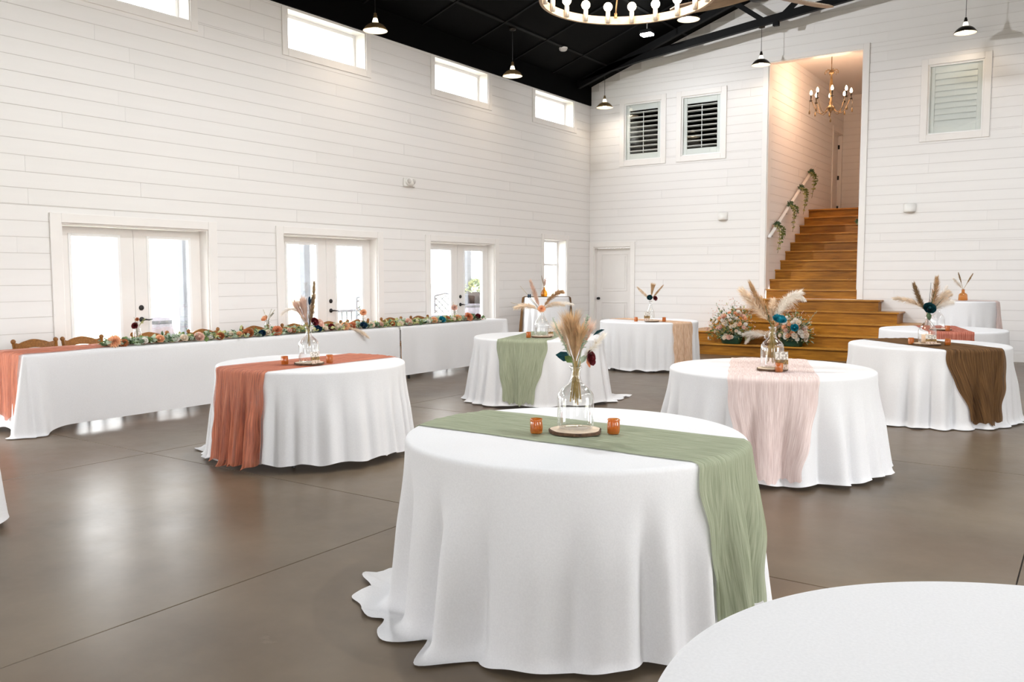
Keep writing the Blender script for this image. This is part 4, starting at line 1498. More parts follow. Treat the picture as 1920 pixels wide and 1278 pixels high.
def rect_cloth(y0, y1, label, drop, end0, end1, seed):
    """Rectangular cloth; ends True = hangs over that end with a dropped corner."""
    rnd = random.Random(seed)
    rc = 0.03
    e = 0.012
    pts = []      # outline: (x, y, nx, ny, corner weight)
    def line(x0, y0_, x1, y1_, nx, ny, n, w0, w1):
        for i in range(n):
            q = i / n
            dist0 = q * math.hypot(x1 - x0, y1_ - y0_)
            dist1 = (1 - q) * math.hypot(x1 - x0, y1_ - y0_)
            wq = max(w0 * math.exp(-(dist0 / 0.17) ** 2), w1 * math.exp(-(dist1 / 0.17) ** 2))
            pts.append((x0 + (x1 - x0) * q, y0_ + (y1_ - y0_) * q, nx, ny, wq))
    def arc(cx, cy, a0, n, wv):
        for i in range(n):
            a = a0 + PI / 2 * i / n
            pts.append((cx + rc * math.cos(a), cy + rc * math.sin(a), math.cos(a), math.sin(a), wv))
    x0, x1 = HX0, HX1
    line(x1, y0 + rc, x1, y1 - rc, 1, 0, 150, end0, end1)
    arc(x1 - rc, y1 - rc, 0, 10, end1)
    line(x1 - rc, y1, x0 + rc, y1, 0, 1, 44, end1, end1)
    arc(x0 + rc, y1 - rc, PI / 2, 10, end1)
    line(x0, y1 - rc, x0, y0 + rc, -1, 0, 80, end1, end0)
    arc(x0 + rc, y0 + rc, PI, 10, end0)
    line(x0 + rc, y0, x1 - rc, y0, 0, -1, 44, end0, end0)
    arc(x1 - rc, y0 + rc, 1.5 * PI, 10, end0)
    N = len(pts)
    nd = 26
    ph = [rnd.uniform(0, 6.28) for _ in range(6)]
    rows = []
    cxm, cym = (x0 + x1) / 2, (y0 + y1) / 2
    vs = []
    for (x, y, nx, ny, wv) in pts:
        vs.append((x - nx * e, y - ny * e, TZ))
    for i in range(1, nd + 1):
        for j, (x, y, nx, ny, wv) in enumerate(pts):
            L = drop + (TZ - 0.012 - drop) * min(1, wv * 1.15) + 0.05 * wv
            if abs(ny) > 0.5 and ((ny < 0 and not end0) or (ny > 0 and not end1)):
                L = 0.05
            if nx < -0.5 and wv < 0.9:
                L = min(L, 0.27 + 0.43 * wv)
            d = L * (i / nd) ** 1.0
            if d < e * PI / 2:
                q = d / e
                r = -e + e * math.sin(q); z = TZ - e + e * math.cos(q)
            else:
                dd = d - e * PI / 2
                t = dd / TZ
                z = TZ - e - dd
                s_ = (y * abs(nx) + x * abs(ny))
                r = 0.012 * t + wv * (0.10 * t ** 1.2) + 0.004 * t * math.sin(s_ * 9 + ph[0]) + 0.003 * t * math.sin(s_ * 23 + ph[1])
                r += wv * 0.030 * t * math.sin(j * 0.55 + ph[2])
                if z < 0.010:
                    r += (0.010 - z) * 0.8; z = 0.010
            vs.append((x + nx * r, y + ny * r, z))
    mb = MB()
    fs = [tuple(range(N))]
    for i in range(nd):
        for j in range(N):
            j2 = (j + 1) % N
            fs.append((i * N + j, (i + 1) * N + j, (i + 1) * N + j2, i * N + j2))
    mb.add(vs, fs)
    o = mb.build('long_tablecloth', M['cloth'], None, True)
    # keep the top flat-shaded
    o.data.polygons[0].use_smooth = False
    return tag(o, label, 'tablecloth', 'white cloths of the head table')
for i, lab in enumerate(('left', 'middle', 'right')):
    folding_table(HY[i], HY[i + 1], 'folding table under the %s third of the long head table' % lab)
rect_cloth(HY[0], HY[1] + 0.0, 'white cloth over the left third of the long head table, corner trailing on the floor', 0.70, 1, 0, 1)
rect_cloth(HY[1] - 0.06, HY[2] - 0.003, 'white cloth over the middle third of the long head table', 0.70, 0, 0, 2)
rect_cloth(HY[2] + 0.006, HY[3], 'white cloth over the right third of the long head table', 0.70, 0, 1, 3)

# rust runner along the head table
rnd = random.Random(5)
mb = MB()
nc, nl = 40, 150
vs, uv = [], []
for j in range(nl + 1):
    for i in range(nc + 1):
        q = i / nc
        s = j / nl
        L0 = 0.60
        tot = L0 + 7.45
        d = s * tot
        yy = d - L0
        wv = math.sin(q * 40 + 2 * math.sin(yy * 2.1)) * 0.5 + math.sin(q * 23 + yy * 1.3) * 0.5
        wdt = 0.56 - 0.22 * smoothstep(0.2, 1.2, yy)
        xc = 0.93 - 0.03 * smoothstep(0.2, 1.2, yy)
        x = xc + (q - 0.5) * wdt + 0.01 * math.sin(yy * 4)
        if yy < 0:
            y = HY[0] - 0.018 - 0.03 * (-yy) - 0.012 * (1 + wv) * min(1, -yy * 6)
            z = TZ + 0.006 + yy * (1 + 0.05 * math.sin(q * 13))
        else:
            y = HY[0] + yy - 0.016
            z = TZ + 0.006 + 0.005 * (1 + wv)
        vs.append((x, y, z)); uv.append((q * wdt, d))
fs = []
for j in range(nl):
    for i in range(nc):
        a = j * (nc + 1) + i
        fs.append((a, a + 1, a + nc + 2, a + nc + 1))
mb.add(vs, fs)
mb.uv = uv
tag(mb.build('table_runner', M['rust'], None, True), 'rust red runner along the long head table, hanging over its left end', 'table runner', 'gauze table runners')

# ------------------------------------------------------------------ wooden chairs behind the head table
def make_chair(label):
    t = thing('wooden_chair', label, 'chair', (0, 0, 0), 0, 'wooden chairs behind the head table')
    # faces +x (towards the room); back at -x
    hw = 0.215
    for s in (-1, 1):
        mb = MB()
        mb.tube([(-0.02, s * hw * 0.86, 0.0), (0.0, s * hw * 0.88, 0.44), (-0.02, s * hw * 0.95, 0.62), (-0.055, s * hw, 0.82)], [0.016, 0.019, 0.018, 0.017], 10)
        mb.sphere((-0.058, s * hw, 0.835), 0.026, 12, 8, (0.8, 1, 1))
        mb.build('back_post', M['chair_wood'], t, True)
        mb = MB(); mb.tube([(0.36, s * 0.19, 0.0), (0.34, s * 0.18, 0.43)], [0.014, 0.019], 10)
        mb.build('front_leg', M['chair_wood'], t, True)
        mb = MB(); mb.tube([(0.0, s * 0.185, 0.20), (0.35, s * 0.185, 0.20)], 0.009, 8)
        mb.build('stretcher', M['chair_wood'], t, True)
    mb = MB()
    n = 20
    v2, f2 = [], []
    for i in range(n + 1):
        q = i / n
        y = (q - 0.5) * 2 * (hw - 0.01)
        top = 0.823 + 0.028 * math.exp(-((q - 0.5) / 0.22) ** 2) - 0.014 * math.exp(-((q - 0.12) / 0.07) ** 2) - 0.014 * math.exp(-((q - 0.88) / 0.07) ** 2)
        bot = 0.752 + 0.012 * math.cos((q - 0.5) * 2 * PI)
        bx = -0.052 - 0.030 * (1 - (2 * q - 1) ** 2)
        for dx in (0.009, -0.009):
            v2.append((bx + dx, y, bot)); v2.append((bx + dx - 0.006, y, top))
    for i in range(n):
        a, b = i * 4, i * 4 + 4
        f2 += [(a, b, b + 1, a + 1), (a + 2, a + 3, b + 3, b + 2), (a + 1, b + 1, b + 3, a + 3), (a, a + 2, b + 2, b)]
    mb.add(v2, f2)
    mb.build('crest_rail', M['chair_wood'], t)
    for zz in (0.56, 0.66):
        mb = MB()
        v2, f2 = [], []
        for i in range(n + 1):
            q = i / n
            y = (q - 0.5) * 2 * (hw - 0.012)
            bx = -0.02 - 0.18 * (zz - 0.56) - 0.028 * (1 - (2 * q - 1) ** 2)
            for dx in (0.007, -0.007):
                v2.append((bx + dx, y, zz - 0.022)); v2.append((bx + dx, y, zz + 0.022))
        for i in range(n):
            a, b = i * 4, i * 4 + 4
            f2 += [(a, b, b + 1, a + 1), (a + 2, a + 3, b + 3, b + 2), (a + 1, b + 1, b + 3, a + 3), (a, a + 2, b + 2, b)]
        mb.add(v2, f2)
        mb.build('back_slat', M['chair_wood'], t)
    mb = MB(); mb.box(-0.005, 0.37, -0.205, 0.205, 0.43, 0.458, 0.008)
    mb.build('seat', M['chair_wood'], t)
    mb = MB(); mb.tube([(0.35, -0.185, 0.26), (0.35, 0.185, 0.26)], 0.010, 8)
    mb.build('front_stretcher', M['chair_wood'], t, True)
    return t
chy = [-12.163, -11.66, -10.86, -10.134, -9.349, -8.683, -8.03, -7.46, -6.736, -6.061]
ordn = ['first', 'second', 'third', 'fourth', 'fifth', 'sixth', 'seventh', 'eighth', 'ninth', 'tenth']
ch0 = make_chair('x')
ch0.scale = (1, 1, 0.97)
for i, y in enumerate(chy):
    lab = 'brown wooden chair behind the head table, %s from its left end' % ordn[i]
    z = (random.uniform(-0.05, 0.05))
    if i == 0:
        ch0.location = (0.30, y, 0); ch0['label'] = lab; c_ = ch0
    else:
        c_ = dup(ch0, (0.30, y, 0), z, lab)

# ------------------------------------------------------------------ flowers
def rose(parent, c, r, m, axis=(0, 0, 1), seed=0, name='rose', layers=4):
    rnd = random.Random(seed)
    ax = Vector(axis).normalized()
    a1 = ax.orthogonal().normalized()
    a2 = ax.cross(a1)
    mb = MB()
    mb.sphere((0, 0, 0.30 * r), r * 0.30, 8, 6, (1, 1, 1.2))
    for L_ in range(layers):
        k = 3 + L_
        q = (L_ + 1) / layers
        for j in range(k):
            a = 2 * PI * j / k + L_ * 0.9 + rnd.uniform(-0.15, 0.15)
            wv = 2 * PI / k * 0.62
            rr = r * (0.28 + 0.66 * q)
            hh = r * (0.95 - 0.38 * q)
            vs = []
            for b in range(4):
                z = -0.15 * r + hh * b / 3
                rad = rr * (0.35 + 0.65 * math.sin(min(1, b / 2.4) * PI / 2)) * (1 + (0.14 * q if b == 3 else 0))
                for c_ in range(4):
                    aa = a + wv * (c_ / 3 * 2 - 1) * (0.75 if b == 3 else 1)
                    vs.append((rad * math.cos(aa), rad * math.sin(aa), z - (0.1 * r if b == 3 and c_ in (0, 3) else 0)))
            fs = [(b * 4 + c_, b * 4 + c_ + 1, b * 4 + c_ + 5, b * 4 + c_ + 4) for b in range(3) for c_ in range(3)]
            mb.add(vs, fs)
    mb.v = [tuple(Vector(c) + a1 * x + a2 * y + ax * z) for x, y, z in mb.v]
    return mb.build(name, m, parent, True)

def dahlia(parent, c, r, m, axis=(0, 0, 1), seed=0, name='dahlia'):
    rnd = random.Random(seed)
    ax = Vector(axis).normalized()
    mb = MB()
    a1 = ax.orthogonal().normalized(); a2 = ax.cross(a1)
    for L_ in range(5):
        k = 8 + 3 * L_
        el = math.radians(78 - 17 * L_)
        for j in range(k):
            a = 2 * PI * j / k + L_ * 0.4 + rnd.uniform(-0.1, 0.1)
            dd = (a1 * math.cos(a) + a2 * math.sin(a)) * math.cos(el) + ax * math.sin(el)
            leaf_blade(mb, Vector(c), dd, ax, r * (0.75 + 0.07 * L_), r * 0.34, 0.2)
    return mb.build(name, m, parent)

def plume(parent, base, tip, rad, m, n=420, seed=0, droop=0.25, bend=(0, 0, 0), name='pampas_plume', stem=None, start=0.12, sw=0.0022, fan=False):
    """Feathery grass head: hundreds of thin barbs swept along a bent spine."""
    rnd = random.Random(seed)
    base, tip, bend = Vector(base), Vector(tip), Vector(bend)
    def spine(q):
        return base.lerp(tip, q) + bend * (4 * q * (1 - q)) * 0.5 + bend * q * q * 0.0
    mb = MB()
    ln = (tip - base).length
    for i in range(n):
        q = start + (1 - start) * rnd.random() ** 0.9
        p = spine(q)
        t = (spine(min(1, q + 0.02)) - spine(q - 0.02)).normalized()
        s = rvec(rnd)
        s = (s - t * s.dot(t))
        if s.length < 0.05:
            continue
        s.normalize()
        env = rad * (0.35 + 0.75 * math.sin(PI * min(1, (q - start) / (1 - start) * 0.85 + 0.12)))
        L1 = env * rnd.uniform(0.7, 1.15)
        fw = ln * rnd.uniform(0.10, 0.20)
        if fan:
            q = 0.05 + 0.62 * rnd.random()
            p = spine(q)
            reach = ln * rnd.uniform(0.30, 0.46)
            L1 = rad * (0.12 + 1.05 * q ** 1.1) * math.sqrt(rnd.random()) * 1.25
            fw = reach
        mid = p + s * L1 * 0.55 + t * fw * 0.55
        end = p + s * L1 + t * fw + Vector((0, 0, -1)) * droop * L1 * rnd.uniform(0.3, 1.2)
        sd = t.cross(s).normalized() * sw
        mb.add([p + sd, p - sd, mid - sd * 0.9, mid + sd * 0.9, end], [(0, 1, 2, 3), (3, 2, 4)])
    o = mb.build(name, m, parent)
    o['kind'] = 'stuff'
    sp = MB()
    b0 = base if stem is None else Vector(stem)
    pts = ([b0] if stem is not None else []) + [spine(k / 8) for k in range(0, 8)]
    sp.tube(pts, [0.0028] * (len(pts) - 4) + [0.0022, 0.0018, 0.0012, 0.0008], 5)
    sp.build('stem', M['stem_straw'], parent, True)
    return o

def euca(parent, base, tip, m, seed=0, size=0.03, n=26, bend=(0, 0, 0), name='eucalyptus_stem', stemm=None):
    rnd = random.Random(seed)
    base, tip, bend = Vector(base), Vector(tip), Vector(bend)
    mb = MB()
    pts = [base.lerp(tip, k / 8) + bend * (k / 8) * (1 - k / 8) * 2 for k in range(9)]
    mb.tube(pts, [0.003 - 0.0002 * k for k in range(9)], 5)
    t = (tip - base).normalized()
    for i in range(n):
        q = 0.35 + 0.65 * i / n
        p = base.lerp(tip, q) + bend * q * (1 - q) * 2
        s = rvec(rnd)
        s = (s - t * s.dot(t)).normalized()
        leaf_blade(mb, p, s + t * 0.6, t, size * rnd.uniform(0.8, 1.3) * (1.2 - 0.6 * q), size * rnd.uniform(0.7, 1.0) * (1.2 - 0.6 * q), 0.15)
    return mb.build(name, m, parent)

def big_leaf(parent, c, dd, ln, wd, m, n=(0, -0.6, 0.5), name='leaf'):
    mb = MB()
    leaf_blade(mb, c, dd, n, ln, wd, 0.18)
    return mb.build(name, m, parent)

def pos(dx, dz, dep=0.0):
    """Offset across the table (left-right as guests see it), up, and in depth."""
    return Vector((RIGHT.x * dx - RIGHT.y * dep, RIGHT.y * dx + RIGHT.x * dep, dz))

# glass bottles
PROF = {
    'jug': [(0.0, 0.002), (0.055, 0.002), (0.076, 0.006), (0.083, 0.02), (0.083, 0.14), (0.080, 0.158), (0.066, 0.180), (0.046, 0.197), (0.030, 0.212), (0.023, 0.230), (0.021, 0.262), (0.024, 0.272), (0.028, 0.278), (0.026, 0.284)],
    'bell': [(0.0, 0.002), (0.060, 0.002), (0.080, 0.008), (0.085, 0.03), (0.085, 0.12), (0.079, 0.150), (0.062, 0.180), (0.040, 0.210), (0.027, 0.235), (0.023, 0.262), (0.024, 0.275), (0.028, 0.280)],
    'flask': [(0.0, 0.002), (0.060, 0.002), (0.080, 0.006), (0.084, 0.015), (0.084, 0.155), (0.080, 0.175), (0.066, 0.195), (0.044, 0.212), (0.030, 0.232), (0.024, 0.262), (0.023, 0.290), (0.027, 0.296), (0.027, 0.305)],
    'slim': [(0.0, 0.002), (0.045, 0.002), (0.056, 0.008), (0.058, 0.03), (0.057, 0.10), (0.046, 0.15), (0.032, 0.19), (0.025, 0.23), (0.023, 0.28), (0.027, 0.298)],
    'jar': [(0.0, 0.002), (0.036, 0.002), (0.042, 0.008), (0.043, 0.02), (0.043, 0.095), (0.038, 0.112), (0.032, 0.118), (0.032, 0.138), (0.034, 0.140)],
}
def bottle(kind, loc, label, ribs=False, handle=False, sc=1.0):
    t = thing('glass_bottle' if kind != 'jar' else 'glass_jar', label, 'vase' if kind != 'jar' else 'jar', loc, 0, 'clear glass bottles on tables' if kind != 'jar' else 'small glass jars on the head table')
    mb = MB()
    pr = [(r * sc, z * sc) for r, z in PROF[kind]]
    if ribs:
        out = []
        for i in range(len(pr) - 1):
            for k in range(4):
                q = k / 4
                r = pr[i][0] * (1 - q) + pr[i + 1][0] * q
                z = pr[i][1] * (1 - q) + pr[i + 1][1] * q
                out.append((r + 0.0022 * math.sin(z * 300) if r > 0.05 else r, z))
        pr = out
    mb.lathe(pr, 40)
    mb.build('body', M['clear_glass'], t, True)
    mb = MB()
    top = pr[-1]
    mb.lathe([(top[0] - 0.004, top[1] - 0.004), (top[0] + 0.002, top[1] - 0.006), (top[0] + 0.003, top[1]), (top[0], top[1] + 0.004), (top[0] - 0.004, top[1])], 28)
    mb.build('lip', M['clear_glass'], t, True)
    if handle:
        mb = MB()
        mb.tube([tuple(pos(dx, dz)) for dx, dz in ((-0.026, 0.272), (-0.045, 0.272), (-0.058, 0.25), (-0.055, 0.225), (-0.040, 0.213))], 0.006, 8)
        mb.build('handle', M['clear_glass'], t, True)
    return t

def votive(loc, label):
    t = thing('votive_holder', label, 'votive', loc, random.uniform(0, 3), 'amber glass votive holders')
    mb = MB()
    prof = [(0.0, 0.001), (0.024, 0.001), (0.027, 0.004), (0.0275, 0.012), (0.0285, 0.03), (0.0275, 0.052), (0.0262, 0.056), (0.0275, 0.060), (0.0278, 0.066), (0.0258, 0.067), (0.0245, 0.060), (0.0248, 0.010), (0.0, 0.008)]
    mb.lathe(prof, 16)
    # hammered facets
    mb.v = [(x * (1 + 0.05 * math.sin(5 * math.atan2(y, x) + z * 160)), y * (1 + 0.05 * math.sin(5 * math.atan2(y, x) + z * 160)), z) for x, y, z in mb.v]
    mb.build('glass', M['amber_glass'], t, True)
    mb = MB(); mb.lathe([(0.0, 0.010), (0.0225, 0.010), (0.0225, 0.026), (0.0, 0.027)], 14)
    mb.build('tea_light', M['wax'], t, True)
    return t

def wood_slice(loc, label, R=0.118):
    t = thing('wood_slice', label, 'wood slice', loc, random.uniform(0, 6), 'wood slice bases')
    mb = MB(); mb.lathe([(0.0, 0.002), (R - 0.006, 0.002), (R - 0.006, 0.0155), (0.0, 0.0155)], 48, wob=0.02)
    mb.build('heartwood', M['slice_wood'], t)
    mb = MB(); mb.lathe([(R - 0.006, 0.0), (R, 0.001), (R + 0.001, 0.012), (R - 0.002, 0.0145), (R - 0.006, 0.015)], 48, wob=0.02)
    mb.build('bark_rim', M['bark'], t)
    return t

def card(loc, label, rz, lean=0.22, h=0.10, wd=0.085):
    t = thing('photo_card', label, 'card', loc, rz, 'small photo cards leaning on bottles')
    mb = MB()
    s, c_ = math.sin(lean), math.cos(lean)
    def q(x, z, y): return (x, z * s + y, z * c_)
    vs = []
    for y in (0.0, 0.002):
        for (x, z) in ((-wd / 2, 0.002), (wd / 2, 0.002), (wd / 2, h), (-wd / 2, h)):
            vs.append(q(x, z, y))
    mb.add(vs, [(0, 1, 2, 3), (7, 6, 5, 4), (0, 4, 5, 1), (1, 5, 6, 2), (2, 6, 7, 3), (3, 7, 4, 0)])
    mb.build('print', M['card'], t)
    return t

def bouquet(loc, label, cat='flowers', group='dried bouquets in bottles'):
    return thing('dried_bouquet', label, cat, loc, 0, group)

ZT = TZ + 0.008
# ---- front table
vx = Vector((7.406, -13.325, ZT))
wood_slice(vx, 'bark edged wood slice under the bottle on the front sage runner table')
bottle('jug', vx + Vector((0, 0, 0.016)), 'clear glass jug bottle in the middle of the front sage runner table')
votive(vx + pos(-0.178, 0, -0.02) + Vector((0, 0, 0)), 'amber glass votive left of the jug on the front table')
votive(vx + pos(0.168, 0, -0.035), 'amber glass votive right of the jug on the front table')
mo = vx + Vector((0, 0, 0.295))
bq = bouquet(mo, 'tan pampas bouquet with teal leaf and burgundy rose in the front table jug')
plume(bq, pos(0, 0.0), pos(-0.022, 0.255), 0.080, M['pampas_tan'], 1700, 1, 0.05, pos(-0.01, 0.0), stem=pos(0.0, -0.16), sw=0.0011, fan=True)
plume(bq, pos(-0.01, 0.03, 0.04), pos(-0.085, 0.21, 0.06), 0.055, M['pampas_cream'], 600, 2, 0.1, fan=True, stem=pos(0.01, -0.17), sw=0.0015)
plume(bq, pos(0.01, 0.03, 0.03), pos(0.075, 0.215, 0.08), 0.055, M['pampas_pink'], 600, 3, 0.1, fan=True, stem=pos(-0.01, -0.15), sw=0.0015)
plume(bq, pos(0.02, 0.03, -0.02), pos(0.12, 0.145, -0.02), 0.030, M['white_plume'], 300, 4, 0.1, stem=pos(-0.015, -0.14), sw=0.0014)
plume(bq, pos(-0.005, 0.02, -0.01), pos(0.025, 0.20, -0.05), 0.05, M['pampas_tan'], 700, 44, 0.1, fan=True, stem=pos(0.012, -0.14), sw=0.0014)
euca(bq, pos(-0.005, 0), pos(-0.105, 0.225, 0.02), M['euca'], 5, 0.018, 22)
euca(bq, pos(0.01, 0), pos(0.052, 0.235, -0.01), M['euca'], 6, 0.024, 34)
big_leaf(bq, pos(-0.022, 0.035, -0.03), pos(-0.8, 0.35), 0.075, 0.052, M['leaf_teal'])
big_leaf(bq, pos(-0.018, 0.025, -0.035), pos(-0.6, 0.55), 0.045, 0.035, M['leaf_green'])
big_leaf(bq, pos(0.075, 0.145, -0.01), pos(0.8, 0.45), 0.06, 0.02, M['leaf_teal'])
big_leaf(bq, pos(0.02, 0.02, -0.03), pos(0.5, 0.7), 0.05, 0.036, M['euca'])
rose(bq, pos(0.058, 0.045, -0.03), 0.034, M['rose_burg'], pos(0.8, 0.2, -0.5), 7)
big_leaf(bq, pos(0.045, 0.05, -0.045), pos(0.3, -0.9), 0.05, 0.016, M['rose_coral'])
mb = MB()
for k in range(5):
    mb.tube([tuple(pos(0.012 * (k - 2), -0.155 + 0.02 * (k % 2))), tuple(pos(0.002 * (k - 2), 0.03))], 0.0032, 6)
o = mb.build('straw_stems', M['stem_straw'], bq, True); o['kind'] = 'stuff'

# ---- rust runner table
vx = Vector((4.107, -11.92, ZT))
wood_slice(vx, 'wood slice under the bottle on the rust runner table')
bottle('jug', vx + Vector((0, 0, 0.016)), 'clear round shouldered bottle on the rust runner table')
votive(vx + pos(-0.19, 0, -0.03), 'amber votive left of the bottle on the rust runner table')
votive(vx + pos(0.145, 0, 0.09), 'amber votive right of the bottle on the rust runner table')
card(vx + pos(0.078, 0.01, -0.09), 'photo card seen from its edge beside the rust table bottle', 0.9 + 0.6, 0.25)
mo = vx + Vector((0, 0, 0.295))
bq = bouquet(mo, 'tall tan pampas bouquet with navy blooms above the rust runner table')
plume(bq, pos(-0.005, 0.01), pos(-0.052, 0.245), 0.070, M['pampas_pink'], 1000, 11, 0.1, fan=True, stem=pos(0, -0.15), sw=0.002)
plume(bq, pos(-0.005, 0.01), pos(-0.120, 0.225), 0.050, M['pampas_pink'], 600, 12, 0.1, fan=True, stem=pos(0.01, -0.15), sw=0.002)
plume(bq, pos(0.01, 0.01), pos(0.050, 0.345), 0.028, M['pampas_brown'], 420, 13, 0.1, pos(0.015, 0), stem=pos(-0.01, -0.13), sw=0.0018)
plume(bq, pos(0.005, 0.02), pos(0.035, 0.25, 0.05), 0.040, M['pampas_cream'], 380, 14, 0.1, sw=0.0018)
plume(bq, pos(-0.01, 0.04), pos(-0.205, 0.115), 0.030, M['white_plume'], 420, 15, 0.6, pos(0.0, 0.13), sw=0.0016)
euca(bq, pos(-0.01, 0), pos(-0.155, 0.26), M['stem_straw'], 16, 0.010, 16)
for dx in (0.012, 0.034):
    mb = MB(); mb.sphere(tuple(pos(dx, 0.215)), 0.011, 10, 8, (1, 1, 3.2)); mb.tube([tuple(pos(dx, 0.18)), tuple(pos(0.004, 0.0))], 0.002, 5)
    mb.build('thistle', M['rose_navy'], bq, True)
rose(bq, pos(0.052, 0.045, -0.03), 0.034, M['rose_burg'], pos(0.7, 0.4, -0.6), 17)
rose(bq, pos(0.085, 0.030, 0.02), 0.034, M['rose_blush'], pos(0.7, 0.5, -0.4), 18)

# ---- sage table in the middle
vx = Vector((4.067, -8.361, ZT))
wood_slice(vx, 'wood slice under the ribbed bottle on the middle sage table', 0.12)
bottle('bell', vx + Vector((0, 0, 0.016)), 'ribbed clear bottle on the middle sage table', True)
votive(vx + pos(-0.155, 0, -0.08), 'amber votive beside the ribbed bottle on the middle sage table')
card(vx + pos(0.105, 0.01, -0.03), 'pinkish photo card leaning right of the ribbed bottle', 1.3, 0.3)
mo = vx + Vector((0, 0, 0.29))
bq = bouquet(mo, 'spreading pampas bouquet with an orange bloom over the middle sage table')
plume(bq, pos(-0.02, 0.03), pos(-0.125, 0.335), 0.040, M['pampas_pink'], 480, 21, 0.1, sw=0.0026)
plume(bq, pos(0.0, 0.03), pos(0.225, 0.23), 0.055, M['pampas_tan'], 620, 22, 0.5, pos(0.02, 0.10), sw=0.0026)
plume(bq, pos(0.0, 0.02), pos(0.24, 0.085), 0.040, M['pampas_cream'], 420, 23, 0.5, pos(0, 0.08), sw=0.0026)
plume(bq, pos(-0.03, 0.03), pos(-0.30, 0.055), 0.052, M['pampas_cream'], 560, 24, 0.4, pos(0, 0.06), sw=0.0026)
plume(bq, pos(0.0, 0.02), pos(0.33, 0.09), 0.04, M['white_plume'], 320, 25, 0.4, pos(0, 0.07), sw=0.0024)
euca(bq, pos(-0.01, 0.02), pos(-0.25, 0.30), M['stem_straw'], 26, 0.010, 14)
euca(bq, pos(-0.01, 0.02), pos(-0.36, 0.11), M['stem_straw'], 27, 0.014, 16)
for dx in (-0.155, -0.135):
    mb = MB(); mb.sphere(tuple(pos(dx, 0.185)), 0.010, 8, 6, (1, 1, 2.4)); mb.tube([tuple(pos(dx, 0.17)), tuple(pos(-0.01, 0.0))], 0.0016, 5)
    mb.build('thistle', M['rose_navy'], bq, True)
dahlia(bq, pos(-0.005, 0.035, -0.05), 0.052, M['rose_peach'], pos(0, 0.5, -0.8), 28)

# ---- peach runner table
vx = Vector((3.701, -4.644, ZT))
wood_slice(vx, 'wood slice under the slim bottle on the peach runner table', 0.11)
bottle('slim', vx + Vector((-0.02, 0, 0.016)), 'slim clear bottle on the peach runner table')
votive(vx + pos(-0.235, 0, 0.05), 'amber votive left of the slim bottle on the peach table')
votive(vx + pos(0.185, 0, -0.02), 'amber votive right of the slim bottle on the peach table')
card(vx + pos(-0.085, 0.01, -0.09), 'pink and brown photo card leaning before the slim bottle', 0.55, 0.2, 0.15, 0.09)
mo = vx + Vector((-0.02, 0, 0.31))
bq = bouquet(mo, 'small fan of tan grasses with dark and red blooms on the peach table')
plume(bq, pos(0, 0.02), pos(0.035, 0.275), 0.060, M['pampas_tan'], 700, 31, 0.1, fan=True, sw=0.003)
plume(bq, pos(0, 0.02), pos(-0.19, 0.20), 0.035, M['pampas_cream'], 380, 32, 0.2, sw=0.003)
plume(bq, pos(0, 0.02), pos(0.17, 0.225), 0.022, M['pampas_tan'], 260, 33, 0.2, sw=0.0026)
rose(bq, pos(-0.02, 0.055, -0.03), 0.042, M['leaf_teal'], pos(-0.2, 0.4, -0.8), 34)
dahlia(bq, pos(0.062, 0.045, -0.02), 0.045, M['rose_burg'], pos(0.4, 0.3, -0.8), 35)

# ---- pink runner table
vx = Vector((7.342, -10.30, ZT))
wood_slice(vx, 'dark edged wood slice under the jug on the pink runner table', 0.112)
bottle('flask', vx + Vector((0, 0, 0.016)), 'clear glass jug with a small loop handle on the pink runner table', False, True)
votive(vx + pos(0.012, 0, -0.135), 'amber votive in front of the jug on the pink runner table')
card(vx + pos(0.045, 0.01, -0.098), 'photo card leaning on the jug of the pink runner table', 0.60, 0.12, 0.135, 0.095)
mo = vx + Vector((0, 0, 0.318))
bq = bouquet(mo, 'cream pampas bouquet with a white plume and a teal rose on the pink table')
plume(bq, pos(-0.01, 0.02), pos(-0.165, 0.31), 0.034, M['pampas_tan'], 600, 41, 0.1, pos(-0.01, 0), stem=pos(0.03, -0.25), sw=0.002)
plume(bq, pos(-0.01, 0.02), pos(-0.225, 0.265), 0.062, M['pampas_cream'], 900, 42, 0.15, pos(-0.02, 0.03), stem=pos(0.02, -0.26), sw=0.002)
plume(bq, pos(0.01, 0.02), pos(0.185, 0.255), 0.066, M['white_plume'], 1000, 43, 0.5, pos(-0.045, 0.06), stem=pos(-0.03, -0.26), sw=0.0022)
plume(bq, pos(0.15, 0.20), pos(0.235, 0.205), 0.024, M['white_plume'], 200, 46, 0.7, pos(0, 0.05), sw=0.0022)
plume(bq, pos(0.0, 0.02, 0.02), pos(0.01, 0.20, 0.04), 0.055, M['pampas_cream'], 600, 45, 0.1, stem=pos(0.01, -0.26), sw=0.002)
plume(bq, pos(-0.005, 0.02, 0.02), pos(-0.075, 0.215, 0.04), 0.03, M['pampas_tan'], 300, 47, 0.1, stem=pos(0.0, -0.26), sw=0.002)
euca(bq, pos(-0.01, 0), pos(-0.065, 0.165, -0.02), M['euca_dark'], 48, 0.014, 18)
rose(bq, pos(0.030, 0.055, -0.05), 0.050, M['rose_teal'], pos(0.1, 0.85, -0.6), 49)
mb = MB()
for k in range(6):
    mb.tube([tuple(pos(0.016 * (k - 2.5), -0.27 + 0.02 * (k % 3))), tuple(pos(0.003 * (k - 2.5), 0.02))], 0.0028, 6)
o = mb.build('straw_stems', M['stem_straw'], bq, True); o['kind'] = 'stuff'

